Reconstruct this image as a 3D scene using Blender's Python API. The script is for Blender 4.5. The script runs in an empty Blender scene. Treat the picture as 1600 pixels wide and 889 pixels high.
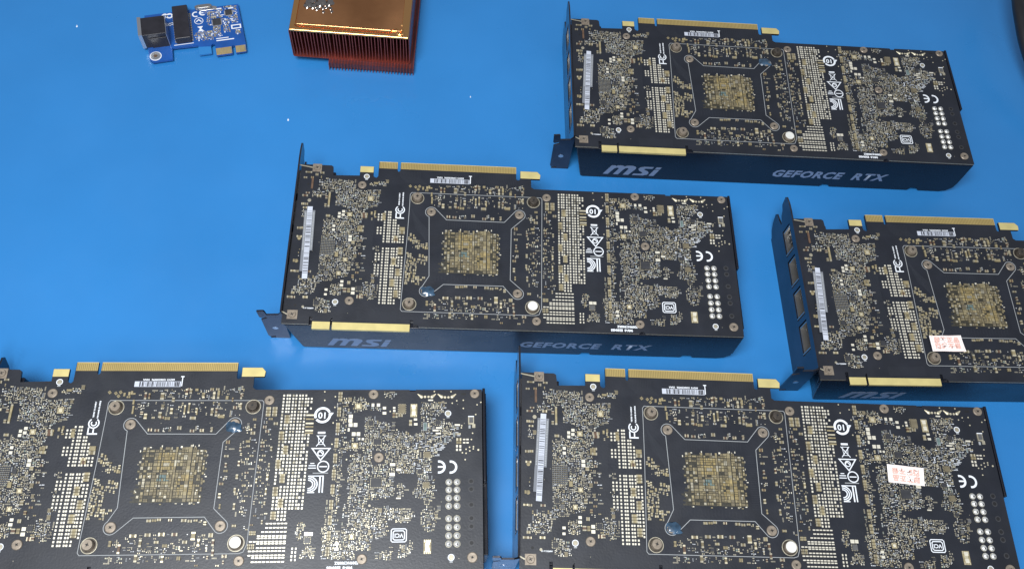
import bpy, math, random
import numpy as np
from mathutils import Vector, Matrix
random.seed(11)
SC = bpy.context.scene
COL = SC.collection
MM = 0.001
TOP = 34.5            # height of a circuit board's upper face above the mat, mm

# ------------------------------------------------------------------ camera, world, lamps, exposure
cd = bpy.data.cameras.new('camera'); cam = bpy.data.objects.new('camera', cd); COL.objects.link(cam)
SC.camera = cam
cd.sensor_width = 36.0; cd.lens = 36 * 1401.26 / 1600; cd.clip_start = 0.01; cd.clip_end = 50
PITCH, ROLL = 0.469951, -0.17404
F = Vector((0, math.sin(PITCH), -math.cos(PITCH))); U = Vector((0, math.cos(PITCH), math.sin(PITCH))); R = Vector((1, 0, 0))
cr, sr = math.cos(ROLL), math.sin(ROLL)
R2 = cr * R - sr * U; U2 = sr * R + cr * U
cam.matrix_world = Matrix(((R2.x, U2.x, -F.x, 0), (R2.y, U2.y, -F.y, 0), (R2.z, U2.z, -F.z, (473.108 + TOP) * MM), (0, 0, 0, 1)))

w = bpy.data.worlds.new('World'); SC.world = w; w.use_nodes = True
bg = w.node_tree.nodes['Background']; bg.inputs[0].default_value = (0.80, 0.86, 1.0, 1); bg.inputs[1].default_value = 0.30

def lamp(name, loc, target, size, size_y, power, col):
    l = bpy.data.lights.new(name, 'AREA'); l.shape = 'RECTANGLE'; l.size = size; l.size_y = size_y; l.energy = power; l.color = col
    o = bpy.data.objects.new(name, l); COL.objects.link(o); o.location = loc
    o.rotation_euler = (Vector(target) - Vector(loc)).to_track_quat('-Z', 'Y').to_euler()
    return o
lamp('ceiling_lamp', (-0.14, -0.10, 0.95), (0.03, 0.18, 0), 0.42, 0.30, 14.5, (0.95, 0.975, 1.0))
lamp('near_ceiling_lamp', (0.25, -1.3, 1.9), (0, 0.1, 0), 1.4, 0.35, 8, (0.98, 0.98, 1.0))
vs = SC.view_settings
vs.view_transform = 'Standard'; vs.look = 'None'; vs.exposure = 0.0; vs.gamma = 1.0; vs.use_curve_mapping = False
SC.render.engine = 'CYCLES'

# ------------------------------------------------------------------ materials
def mat(name, col, rough=0.5, metal=0.0, spec=0.5, noise=0.0, nscale=300.0, bump=0.0, bscale=800.0, coat=0.0, col2=None, rvar=0.0, rscale=None):
    m = bpy.data.materials.new(name); m.use_nodes = True; nt = m.node_tree; b = nt.nodes['Principled BSDF']
    b.inputs['Base Color'].default_value = (*col, 1); b.inputs['Roughness'].default_value = rough; b.inputs['Metallic'].default_value = metal
    b.inputs['Specular IOR Level'].default_value = spec; b.inputs['Coat Weight'].default_value = coat
    tc = nt.nodes.new('ShaderNodeTexCoord')
    if noise > 0:
        n = nt.nodes.new('ShaderNodeTexNoise'); n.inputs['Scale'].default_value = nscale; n.inputs['Detail'].default_value = 4
        nt.links.new(tc.outputs['Object'], n.inputs['Vector'])
        r = nt.nodes.new('ShaderNodeMapRange'); r.inputs[1].default_value = 0.3; r.inputs[2].default_value = 0.7; nt.links.new(n.outputs['Fac'], r.inputs[0])
        x = nt.nodes.new('ShaderNodeMix'); x.data_type = 'RGBA'; x.inputs[6].default_value = (*[c * (1 - noise) for c in col], 1)
        x.inputs[7].default_value = (*(col2 or [min(1, c * (1 + noise)) for c in col]), 1)
        nt.links.new(r.outputs[0], x.inputs[0]); nt.links.new(x.outputs[2], b.inputs['Base Color'])
    if rvar > 0:
        n3 = nt.nodes.new('ShaderNodeTexNoise'); n3.inputs['Scale'].default_value = rscale or nscale; n3.inputs['Detail'].default_value = 6
        nt.links.new(tc.outputs['Object'], n3.inputs['Vector'])
        r3 = nt.nodes.new('ShaderNodeMapRange'); r3.inputs[1].default_value = 0.3; r3.inputs[2].default_value = 0.7
        r3.inputs[3].default_value = max(0.02, rough - rvar); r3.inputs[4].default_value = rough + rvar
        nt.links.new(n3.outputs['Fac'], r3.inputs[0]); nt.links.new(r3.outputs[0], b.inputs['Roughness'])
    if bump > 0:
        n2 = nt.nodes.new('ShaderNodeTexNoise'); n2.inputs['Scale'].default_value = bscale; n2.inputs['Detail'].default_value = 3
        nt.links.new(tc.outputs['Object'], n2.inputs['Vector'])
        bp = nt.nodes.new('ShaderNodeBump'); bp.inputs['Strength'].default_value = bump; bp.inputs['Distance'].default_value = 0.0002
        nt.links.new(n2.outputs['Fac'], bp.inputs['Height']); nt.links.new(bp.outputs[0], b.inputs['Normal'])
    return m

M = {}
M['mat'] = mat('blue_mat', (0.024, 0.180, 0.46), 0.31, spec=0.5, noise=0.05, nscale=9, col2=(0.028, 0.198, 0.50), bump=0.16, bscale=2600, rvar=0.08, rscale=22)
M['pcb'] = mat('black_solder_mask', (0.009, 0.011, 0.017), 0.42, spec=0.62, noise=0.25, nscale=60, bump=0.25, bscale=900, rvar=0.06, rscale=70)
M['shroud'] = mat('black_plastic', (0.007, 0.008, 0.013), 0.27, spec=0.42, noise=0.1, nscale=50, bump=0.15, bscale=1500, rvar=0.05, rscale=60)
M['bracket'] = mat('black_nickel_steel', (0.085, 0.085, 0.10), 0.2, metal=0.9, noise=0.2, nscale=60, rvar=0.06)
M['tin'] = mat('solder_tin', (0.74, 0.67, 0.48), 0.4, metal=0.6, noise=0.12, nscale=900)
M['tin2'] = mat('dull_tin', (0.42, 0.385, 0.29), 0.45, metal=0.5, noise=0.2, nscale=700)
M['gold'] = mat('gold_plating', (0.58, 0.44, 0.17), 0.34, metal=0.55, noise=0.08, nscale=120)
M['goldl'] = mat('pale_gold_tab', (0.70, 0.59, 0.25), 0.38, metal=0.4, noise=0.1, nscale=150)
M['golds'] = mat('gold_contact', (0.38, 0.28, 0.11), 0.35, metal=0.6)
M['tan'] = mat('capacitor_ceramic', (0.17, 0.14, 0.08), 0.45, noise=0.35, nscale=400)
M['tan2'] = mat('pale_capacitor_ceramic', (0.27, 0.225, 0.125), 0.45, noise=0.3, nscale=400)
M['amber'] = mat('amber_capacitor_ceramic', (0.29, 0.225, 0.10), 0.4, noise=0.3, nscale=400)
M['brown'] = mat('brown_part', (0.11, 0.065, 0.04), 0.45, noise=0.3, nscale=300)
M['dark'] = mat('chip_epoxy', (0.035, 0.036, 0.04), 0.42, noise=0.2, nscale=300)
M['chip2'] = mat('grey_chip_epoxy', (0.10, 0.10, 0.10), 0.4, noise=0.2, nscale=300)
M['chipt'] = mat('tan_chip_plate', (0.20, 0.17, 0.11), 0.4, metal=0.3, noise=0.2, nscale=300)
M['silk'] = mat('white_silkscreen', (0.72, 0.75, 0.78), 0.6)
M['silk2'] = mat('thin_grey_silkscreen', (0.32, 0.335, 0.34), 0.6)
M['teal'] = mat('teal_part', (0.12, 0.17, 0.16), 0.4, noise=0.3, nscale=400)  # blue-green body colour of some small parts
M['screw'] = mat('bronze_screw', (0.27, 0.225, 0.175), 0.45, metal=0.45, noise=0.22, nscale=500, bump=0.1, bscale=3000)
M['screwd'] = mat('dark_screw', (0.10, 0.085, 0.07), 0.35, metal=0.6, noise=0.3, nscale=500)
M['hole'] = mat('dark_recess', (0.006, 0.006, 0.007), 0.6)
M['paper'] = mat('white_label_paper', (0.78, 0.80, 0.84), 0.5, noise=0.04, nscale=200)
M['greylabel'] = mat('grey_label_film', (0.17, 0.18, 0.20), 0.35)
M['ink'] = mat('black_ink', (0.02, 0.02, 0.025), 0.6)
M['pink'] = mat('pink_ink', (0.74, 0.45, 0.38), 0.6)
M['stick'] = mat('white_pink_sticker_paper', (0.90, 0.84, 0.81), 0.5, noise=0.03, nscale=100)
M['film'] = mat('blue_film', (0.03, 0.065, 0.11), 0.25, noise=0.6, nscale=220, bump=0.5, bscale=500, coat=0.5)
M['logo'] = mat('silver_lettering', (0.22, 0.28, 0.39), 0.4, metal=0.2)
M['portm'] = mat('port_shell', (0.45, 0.44, 0.42), 0.3, metal=0.9)
M['copper'] = mat('polished_copper', (0.80, 0.36, 0.15), 0.24, metal=1.0, noise=0.3, nscale=25, rvar=0.08, rscale=60, bump=0.06, bscale=200)
M['copperb'] = mat('bright_copper_edge', (0.85, 0.45, 0.17), 0.26, metal=1.0)
M['fin'] = mat('dark_copper_fin', (0.26, 0.06, 0.045), 0.38, metal=0.6, noise=0.2, nscale=80)
M['solderl'] = mat('solder_blob', (0.42, 0.38, 0.34), 0.15, metal=1.0, bump=0.6, bscale=300)
M['nicpcb'] = mat('blue_circuit_board', (0.010, 0.075, 0.30), 0.3, noise=0.15, nscale=100)
M['nicblk'] = mat('black_jack_plastic', (0.018, 0.017, 0.022), 0.35, noise=0.3, nscale=120)
M['steel'] = mat('steel', (0.55, 0.56, 0.58), 0.3, metal=0.9)
M['nicgold'] = mat('worn_gold_fingers', (0.42, 0.35, 0.24), 0.35, metal=0.5, noise=0.2, nscale=300)
M['rubber'] = mat('black_cable_rubber', (0.012, 0.012, 0.014), 0.4, noise=0.2, nscale=100)
M['pad'] = mat('bright_pad_tin', (0.86, 0.81, 0.66), 0.38, metal=0.45, noise=0.14, nscale=700)
M['pinm'] = mat('round_solder', (0.82, 0.82, 0.78), 0.3, metal=0.6)
M['label'] = mat('bluish_label_paper', (0.50, 0.53, 0.60), 0.45, noise=0.06, nscale=300)
M['seal'] = mat('off_white_seal', (0.66, 0.65, 0.60), 0.4, noise=0.08, nscale=400)
M['trace'] = mat('masked_trace', (0.022, 0.025, 0.032), 0.42)
M['under'] = mat('dim_khaki_ground', (0.035, 0.032, 0.022), 0.5, noise=0.4, nscale=900)
M['find'] = mat('shaded_copper_core', (0.09, 0.03, 0.035), 0.45, metal=0.4, noise=0.3, nscale=60)  # darker fin copper for the added backing block, shade between fins put into colour
M['dust'] = mat('dust', (0.75, 0.8, 0.85), 0.8)

# ------------------------------------------------------------------ mesh builder (all numbers in mm)
class MB:
    def __init__(s): s.v = []; s.f = []; s.m = []; s.mats = []
    def mi(s, k):
        if k not in s.mats: s.mats.append(k)
        return s.mats.index(k)
    def box(s, x0, y0, z0, x1, y1, z1, k='tin', bottom=False, rot=0.0):
        b = len(s.v); P = [(x0, y0, z0), (x1, y0, z0), (x1, y1, z0), (x0, y1, z0), (x0, y0, z1), (x1, y0, z1), (x1, y1, z1), (x0, y1, z1)]
        if rot:
            cx, cy = (x0 + x1) / 2, (y0 + y1) / 2; c, q = math.cos(rot), math.sin(rot)
            P = [(cx + c * (x - cx) - q * (y - cy), cy + q * (x - cx) + c * (y - cy), z) for x, y, z in P]
        s.v += P; i = s.mi(k)
        fs = [(4, 5, 6, 7), (0, 1, 5, 4), (1, 2, 6, 5), (2, 3, 7, 6), (3, 0, 4, 7)] + ([(3, 2, 1, 0)] if bottom else [])
        for q in fs: s.f.append(tuple(b + a for a in q)); s.m.append(i)
    def cyl(s, cx, cy, z0, z1, r, k='tin', n=12, r2=None, ring=None, bottom=False):
        r2 = r if r2 is None else r2
        b = len(s.v); i = s.mi(k)
        for rr, z in ((r, z0), (r2, z1)):
            for a in range(n): s.v.append((cx + rr * math.cos(2 * math.pi * a / n), cy + rr * math.sin(2 * math.pi * a / n), z))
        for a in range(n):
            c = (a + 1) % n; s.f.append((b + a, b + c, b + n + c, b + n + a)); s.m.append(i)
        if ring is None: s.f.append(tuple(b + n + a for a in range(n))); s.m.append(i)
        else:
            e = len(s.v)
            for z in (z1, z0):
                for a in range(n): s.v.append((cx + ring * math.cos(2 * math.pi * a / n), cy + ring * math.sin(2 * math.pi * a / n), z))
            for a in range(n):
                c = (a + 1) % n; s.f.append((b + n + a, b + n + c, e + c, e + a)); s.m.append(i)
                s.f.append((e + a, e + c, e + n + c, e + n + a)); s.m.append(i)
        if bottom: s.f.append(tuple(b + a for a in reversed(range(n)))); s.m.append(i)
    def dome(s, cx, cy, z0, r, h, k='tin', n=12, rings=3, sy=1.0, wob=0.0):
        i = s.mi(k); b = len(s.v); rn = random.Random(int(cx * 7 + cy * 13))
        for q in range(rings):
            t = q / rings * math.pi / 2
            for a in range(n):
                rr = r * math.cos(t) * (1 + wob * rn.uniform(-1, 1)); s.v.append((cx + rr * math.cos(2 * math.pi * a / n), cy + sy * rr * math.sin(2 * math.pi * a / n), z0 + h * math.sin(t)))
        s.v.append((cx, cy, z0 + h))
        for q in range(rings - 1):
            for a in range(n):
                c = (a + 1) % n; s.f.append((b + q * n + a, b + q * n + c, b + (q + 1) * n + c, b + (q + 1) * n + a)); s.m.append(i)
        for a in range(n): s.f.append((b + (rings - 1) * n + a, b + (rings - 1) * n + (a + 1) % n, b + rings * n)); s.m.append(i)
    def prism(s, pts, z0, z1, k, axis='z', bottom=True):
        # polygon (counter-clockwise), extruded along an axis
        n = len(pts); b = len(s.v); i = s.mi(k)
        for z in (z0, z1):
            for p in pts:
                s.v.append((p[0], p[1], z) if axis == 'z' else ((p[0], z, p[1]) if axis == 'y' else (z, p[0], p[1])))
        s.f.append(tuple(b + n + a for a in range(n))); s.m.append(i)
        if bottom: s.f.append(tuple(b + a for a in reversed(range(n)))); s.m.append(i)
        for a in range(n):
            c = (a + 1) % n; s.f.append((b + a, b + c, b + n + c, b + n + a)); s.m.append(i)
    def ribbon(s, pts, wd, z, k='silk', closed=False, h=0.03):
        # mitred flat line with a small height
        n = len(pts); i = s.mi(k); b = len(s.v)
        for a in range(n):
            p = Vector(pts[a]); pa = Vector(pts[a - 1]) if (a > 0 or closed) else None; pc = Vector(pts[(a + 1) % n]) if (a < n - 1 or closed) else None
            d1 = (p - pa).normalized() if pa is not None else (pc - p).normalized(); d2 = (pc - p).normalized() if pc is not None else d1
            t = (d1 + d2); t = t.normalized() if t.length > 1e-6 else d1
            nn = Vector((-t.y, t.x)); sc = wd / 2 / max(0.35, abs(nn.dot(Vector((-d1.y, d1.x)))))
            for sg in (1, -1):
                q = p + nn * sc * sg; s.v.append((q.x, q.y, z + h))
        for a in range(n if closed else n - 1):
            c = (a + 1) % n; s.f.append((b + 2 * a + 1, b + 2 * c + 1, b + 2 * c, b + 2 * a)); s.m.append(i)
    def arc(s, cx, cy, r, wd, a0, a1, z, k='silk', n=20, sy=1.0, h=0.03):
        pts = [(cx + r * math.cos(math.radians(a0 + (a1 - a0) * q / n)), cy + sy * r * math.sin(math.radians(a0 + (a1 - a0) * q / n))) for q in range(n + 1)]
        if abs(a1 - a0) >= 359.9: s.ribbon(pts[:-1], wd, z, k, True, h)
        else: s.ribbon(pts, wd, z, k, False, h)
    def tube(s, pts, r, k, n=12):
        i = s.mi(k); b = len(s.v)
        for a, p in enumerate(pts):
            p = Vector(p); t = (Vector(pts[min(a + 1, len(pts) - 1)]) - Vector(pts[max(a - 1, 0)])).normalized()
            u = t.cross(Vector((0, 0, 1))).normalized(); v = t.cross(u)
            for q in range(n):
                an = 2 * math.pi * q / n; s.v.append(tuple(p + r * (math.cos(an) * u + math.sin(an) * v)))
        for a in range(len(pts) - 1):
            for q in range(n):
                c = (q + 1) % n; s.f.append((b + a * n + q, b + a * n + c, b + (a + 1) * n + c, b + (a + 1) * n + q)); s.m.append(i)
        s.f.append(tuple(b + q for q in reversed(range(n)))); s.m.append(i)
        s.f.append(tuple(b + (len(pts) - 1) * n + q for q in range(n))); s.m.append(i)
    def mesh(s, name, ox=0, oy=0, oz=0):
        me = bpy.data.meshes.new(name)
        v = (np.array(s.v, dtype=np.float64) - (ox, oy, oz)) * MM
        me.from_pydata(v.tolist(), [], s.f)
        for k in s.mats: me.materials.append(M[k])
        me.polygons.foreach_set('material_index', s.m); me.update()
        return me
    def build(s, name, parent=None, at=(0, 0, 0), **props):
        o = bpy.data.objects.new(name, s.mesh(name, *at)); COL.objects.link(o); o.parent = parent
        o.location = Vector(at) * MM
        for k, v in props.items(): o[k] = v
        return o

def smooth(o, ang=40):
    me = o.data; me.polygons.foreach_set('use_smooth', [True] * len(me.polygons)); me.set_sharp_from_angle(angle=math.radians(ang)); return o
def bevel(o, wd, seg=2):
    b = o.modifiers.new('bevel', 'BEVEL'); b.width = wd * MM; b.segments = seg; b.limit_method = 'ANGLE'; b.angle_limit = math.radians(35); b.harden_normals = True
    o.data.polygons.foreach_set('use_smooth', [True] * len(o.data.polygons)); return o
def empty(name, loc, rz, label, cat, group=None):
    o = bpy.data.objects.new(name, None); COL.objects.link(o); o.empty_display_size = 0.01
    o.location = Vector(loc) * MM; o.rotation_euler = (0, 0, rz); o['label'] = label; o['category'] = cat
    if group: o['group'] = group
    return o
def text_obj(name, body, size, k, parent, x, y, z, rot=0.0, sx=1.0, shear=0.0, bold=0.0, upright=False, spacing=1.0, h=0.02):
    c = bpy.data.curves.new(name, 'FONT'); c.body = body; c.size = size * MM; c.align_x = 'CENTER'; c.align_y = 'CENTER'; c.shear = shear
    c.offset = bold * MM; c.resolution_u = 2; c.space_character = spacing
    t = bpy.data.objects.new('tmp', c); COL.objects.link(t)
    dg = bpy.context.evaluated_depsgraph_get(); me = bpy.data.meshes.new_from_object(t.evaluated_get(dg)); me.name = name
    bpy.data.objects.remove(t)
    me.materials.clear(); me.materials.append(M[k])
    m4 = Matrix.Diagonal((sx, 1, 1, 1))
    if upright: m4 = Matrix.Rotation(math.pi / 2, 4, 'X') @ m4
    me.transform(Matrix.Rotation(rot, 4, 'Z') @ m4)
    o = bpy.data.objects.new(name, me); COL.objects.link(o); o.parent = parent; o.location = (x * MM, y * MM, z * MM)
    return o
FILLS=[
('d',1,[(15.3,96.4),(36.1,96.5),(35.9,90.9),(41.9,90.5),(49.9,90.8),(49.4,79.7),(41.4,76.5),(41.3,70.7),(37.7,65.0),(17.2,64.3),(17.3,67.7),(25.1,69.6),(30.2,76.1),(28.0,78.9),(23.5,78.8),(23.1,88.6),(15.8,88.4)]),
('s',0.5,[(12.2,98.3),(17.0,98.5),(16.9,89.6),(12.1,89.4)]),
('d',0.8,[(9.0,88.1),(21.4,88.6),(19.2,85.6),(9.0,84.0)]),
('d',0.8,[(43.2,96.5),(53.1,96.9),(53.0,93.9),(43.1,93.5)]),
('s',0.7,[(3.4,75.2),(7.9,75.3),(7.9,69.1),(4.0,68.9)]),
('d',1,[(17.5,68.0),(38.4,68.7),(39.8,60.7),(37.9,49.6),(36.0,37.2),(32.7,29.6),(26.6,29.4),(25.2,35.4),(17.5,35.2),(17.2,44.3),(25.7,44.6),(25.9,55.1),(17.4,54.8)]),
('d',1,[(17.2,37.8),(25.2,38.1),(25.0,27.1),(17.1,26.9)]),
('d',1,[(6.5,28.9),(16.7,29.9),(16.6,19.5),(10.6,17.9),(3.8,18.5),(3.8,21.4),(6.8,22.9)]),
('d',1,[(25.0,24.9),(31.8,25.1),(31.6,18.4),(25.2,17.5)]),
('d',0.8,[(16.2,15.8),(21.1,16.0),(25.9,13.2),(25.8,6.7),(17.2,7.2)]),
('d',1,[(43.3,27.6),(50.2,27.8),(49.8,18.9),(41.5,18.7)]),
('s',0.35,[(38.1,56.7),(43.6,56.8),(42.5,26.8),(35.7,26.7)]),
('s',0.4,[(2.2,49.3),(6.1,49.4),(6.1,42.5),(2.3,42.4)]),
('g',1,[(17.6,54.5),(25.8,54.7),(25.6,45.0),(17.5,44.7)]),
('t',1,[(68.1,60.4),(71.5,59.6),(75.6,55.0),(75.9,52.7),(70.7,53.9),(67.8,55.8)]),
('t',1,[(72.4,53.1),(80.2,53.1),(80.6,50.5),(72.9,50.5)]),
('t',1,[(45.2,74.4),(48.0,74.4),(48.2,69.3),(45.7,69.3)]),
('t',1,[(66.5,48.6),(71.0,46.0),(73.5,42.8),(74.2,36.1),(72.0,28.5),(68.4,26.6),(66.4,27.1),(66.8,33.1),(67.1,36.7)]),
('t',1,[(75.0,45.9),(80.0,45.9),(80.0,39.7),(76.5,40.2),(73.9,40.8)]),
('t',1,[(72.8,32.6),(79.9,31.2),(80.1,30.0),(76.8,29.5),(76.7,26.7),(73.8,26.7)]),
('t',1,[(72.5,53.1),(79.9,53.0),(80.3,50.4),(73.0,50.4)]),
('d',0.9,[(44.8,27.3),(48.9,26.3),(52.8,23.7),(52.1,17.3),(47.1,15.9)]),
('s',0.5,[(47.7,32.3),(52.7,31.8),(52.4,28.2),(48.1,27.8)]),
('s',0.6,[(47.8,50.9),(51.8,50.8),(52.3,48.2),(48.3,48.2)]),
('s',0.6,[(47.7,41.5),(51.6,41.5),(52.1,38.9),(48.2,38.9)]),
('s',0.25,[(82.5,95.7),(138.5,96.5),(138.4,81.1),(83.1,79.8)]),
('s',0.9,[(93.2,96.2),(106.6,96.8),(106.6,95.3),(93.2,94.7)]),
('s',0.9,[(95.1,94.4),(97.8,94.5),(98.0,86.8),(95.3,86.7)]),
('s',0.9,[(109.9,95.7),(112.1,95.9),(112.1,90.7),(110.0,90.6)]),
('s',0.9,[(124.2,96.4),(126.4,95.9),(126.4,90.7),(124.2,90.6)]),
('s',0.9,[(123.1,89.9),(125.8,90.1),(125.8,85.6),(123.1,85.4)]),
('s',0.9,[(115.4,95.7),(138.5,96.5),(138.5,95.2),(115.4,94.6)]),
('s',1,[(98.3,74.8),(102.6,75.0),(102.7,72.2),(98.4,72.0)]),
('s',1,[(115.6,75.3),(117.2,75.4),(117.2,72.5),(115.6,72.5)]),
('t',0.8,[(75.3,93.4),(81.5,93.7),(81.6,91.5),(75.4,91.2)]),
('s',0.25,[(139.4,72.3),(152.7,72.2),(155.4,43.2),(141.3,43.3)]),
('s',0.25,[(149.6,79.9),(158.1,79.9),(158.9,43.1),(150.7,43.2)]),
('s',0.9,[(139.7,75.8),(143.3,75.7),(143.7,71.6),(140.7,71.6)]),
('s',0.9,[(131.8,63.2),(134.7,63.2),(135.0,61.1),(132.0,61.1)]),
('s',0.9,[(131.4,48.4),(134.0,48.4),(134.2,46.6),(131.6,46.6)]),
('s',0.25,[(138.4,50.0),(157.7,49.9),(157.7,25.4),(140.3,27.8)]),
('s',0.9,[(145.9,22.6),(148.9,22.6),(149.1,20.7),(146.1,20.7)]),
('s',0.9,[(123.6,26.6),(127.1,26.3),(127.4,23.9),(123.9,24.2)]),
('s',0.25,[(79.0,18.2),(132.9,20.1),(132.8,6.3),(79.6,4.5)]),
('s',0.9,[(94.7,13.2),(97.6,13.3),(97.8,5.1),(94.9,5.0)]),
('s',0.9,[(121.0,14.1),(124.0,14.2),(124.0,6.0),(121.1,5.9)]),
('s',0.9,[(106.8,13.6),(109.7,13.7),(109.8,5.5),(106.9,5.4)]),
('s',0.8,[(188.7,89.6),(196.0,90.0),(191.6,7.4),(185.7,7.2)]),
('d',0.9,[(185.4,22.2),(191.9,22.4),(192.0,6.3),(186.1,6.1)]),
('d',1,[(191.0,90.9),(195.6,90.9),(195.8,88.0),(191.1,88.0)]),
('d',1,[(196.4,90.9),(204.6,90.9),(205.4,85.1),(198.5,82.8)]),
('d',0.8,[(207.0,86.5),(214.7,85.9),(213.1,83.9),(207.6,84.2)]),
('d',1,[(204.6,79.4),(211.1,78.8),(219.9,75.9),(222.2,72.5),(229.2,70.8),(229.7,49.4),(209.1,49.5),(208.9,53.2),(204.7,54.4),(204.8,62.0),(195.3,61.5),(194.5,67.0),(204.6,67.6),(204.9,73.1)]),
('d',1,[(197.5,59.9),(204.4,59.8),(207.3,54.3),(207.5,49.5),(197.5,49.6)]),
('s',0.8,[(213.8,96.1),(220.4,96.1),(220.5,90.9),(215.0,91.4)]),
('d',1,[(196.9,53.0),(206.5,53.0),(208.5,48.0),(221.1,49.2),(221.5,37.7),(212.0,35.3),(207.3,36.0),(206.9,31.2),(197.5,31.9)]),
('d',1,[(198.2,30.2),(221.6,31.7),(223.0,26.4),(218.4,24.1),(218.6,17.1),(210.5,14.9),(210.8,9.8),(196.3,10.6),(195.0,23.2),(198.5,23.7)]),
('d',0.9,[(187.3,17.5),(192.3,19.7),(199.0,15.1),(202.8,8.2),(202.4,4.3),(187.4,6.2)]),
('d',0.9,[(212.5,9.2),(221.2,9.6),(221.3,5.1),(213.2,5.2)]),
('d',0.8,[(225.7,14.1),(230.5,14.7),(230.7,6.7),(224.2,6.2)]),
('s',0.7,[(195.7,32.5),(198.0,32.5),(198.3,26.6),(195.4,26.7)]),
('d',0.8,[(221.7,30.5),(230.1,31.0),(230.3,22.8),(222.5,24.0)]),
('d',1,[(235.0,89.1),(248.3,89.1),(246.7,82.7),(243.4,80.4),(234.6,82.2)]),
('w',1,[(235.2,80.4),(241.2,80.4),(245.1,78.1),(255.0,76.4),(255.0,69.6),(249.5,66.2),(246.3,62.9),(244.2,58.5),(241.0,50.8),(241.0,49.3),(223.0,49.4),(222.4,69.7),(235.3,70.8)]),
('d',0.9,[(233.8,49.1),(242.3,47.8),(243.0,41.7),(240.1,32.1),(235.9,35.7),(231.1,37.6),(233.9,45.4)]),
('d',0.6,[(223.1,43.7),(228.0,42.4),(226.3,37.0),(223.4,35.8)]),
('d',0.8,[(238.3,32.1),(244.3,30.3),(243.8,21.4),(239.7,18.0),(236.1,21.5),(235.4,27.4)]),
('d',0.9,[(223.6,29.3),(231.8,29.2),(230.8,24.5),(223.7,24.0)]),
('d',0.7,[(225.2,13.6),(229.2,14.1),(232.8,10.0),(228.8,6.7),(224.2,5.6)]),
('d',0.8,[(172.7,25.3),(176.0,24.2),(176.5,18.8),(173.6,14.5),(172.1,18.8)]),
('d',0.9,[(177.9,13.4),(181.2,12.3),(181.6,6.5),(174.2,6.1),(177.1,10.2)]),]
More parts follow.
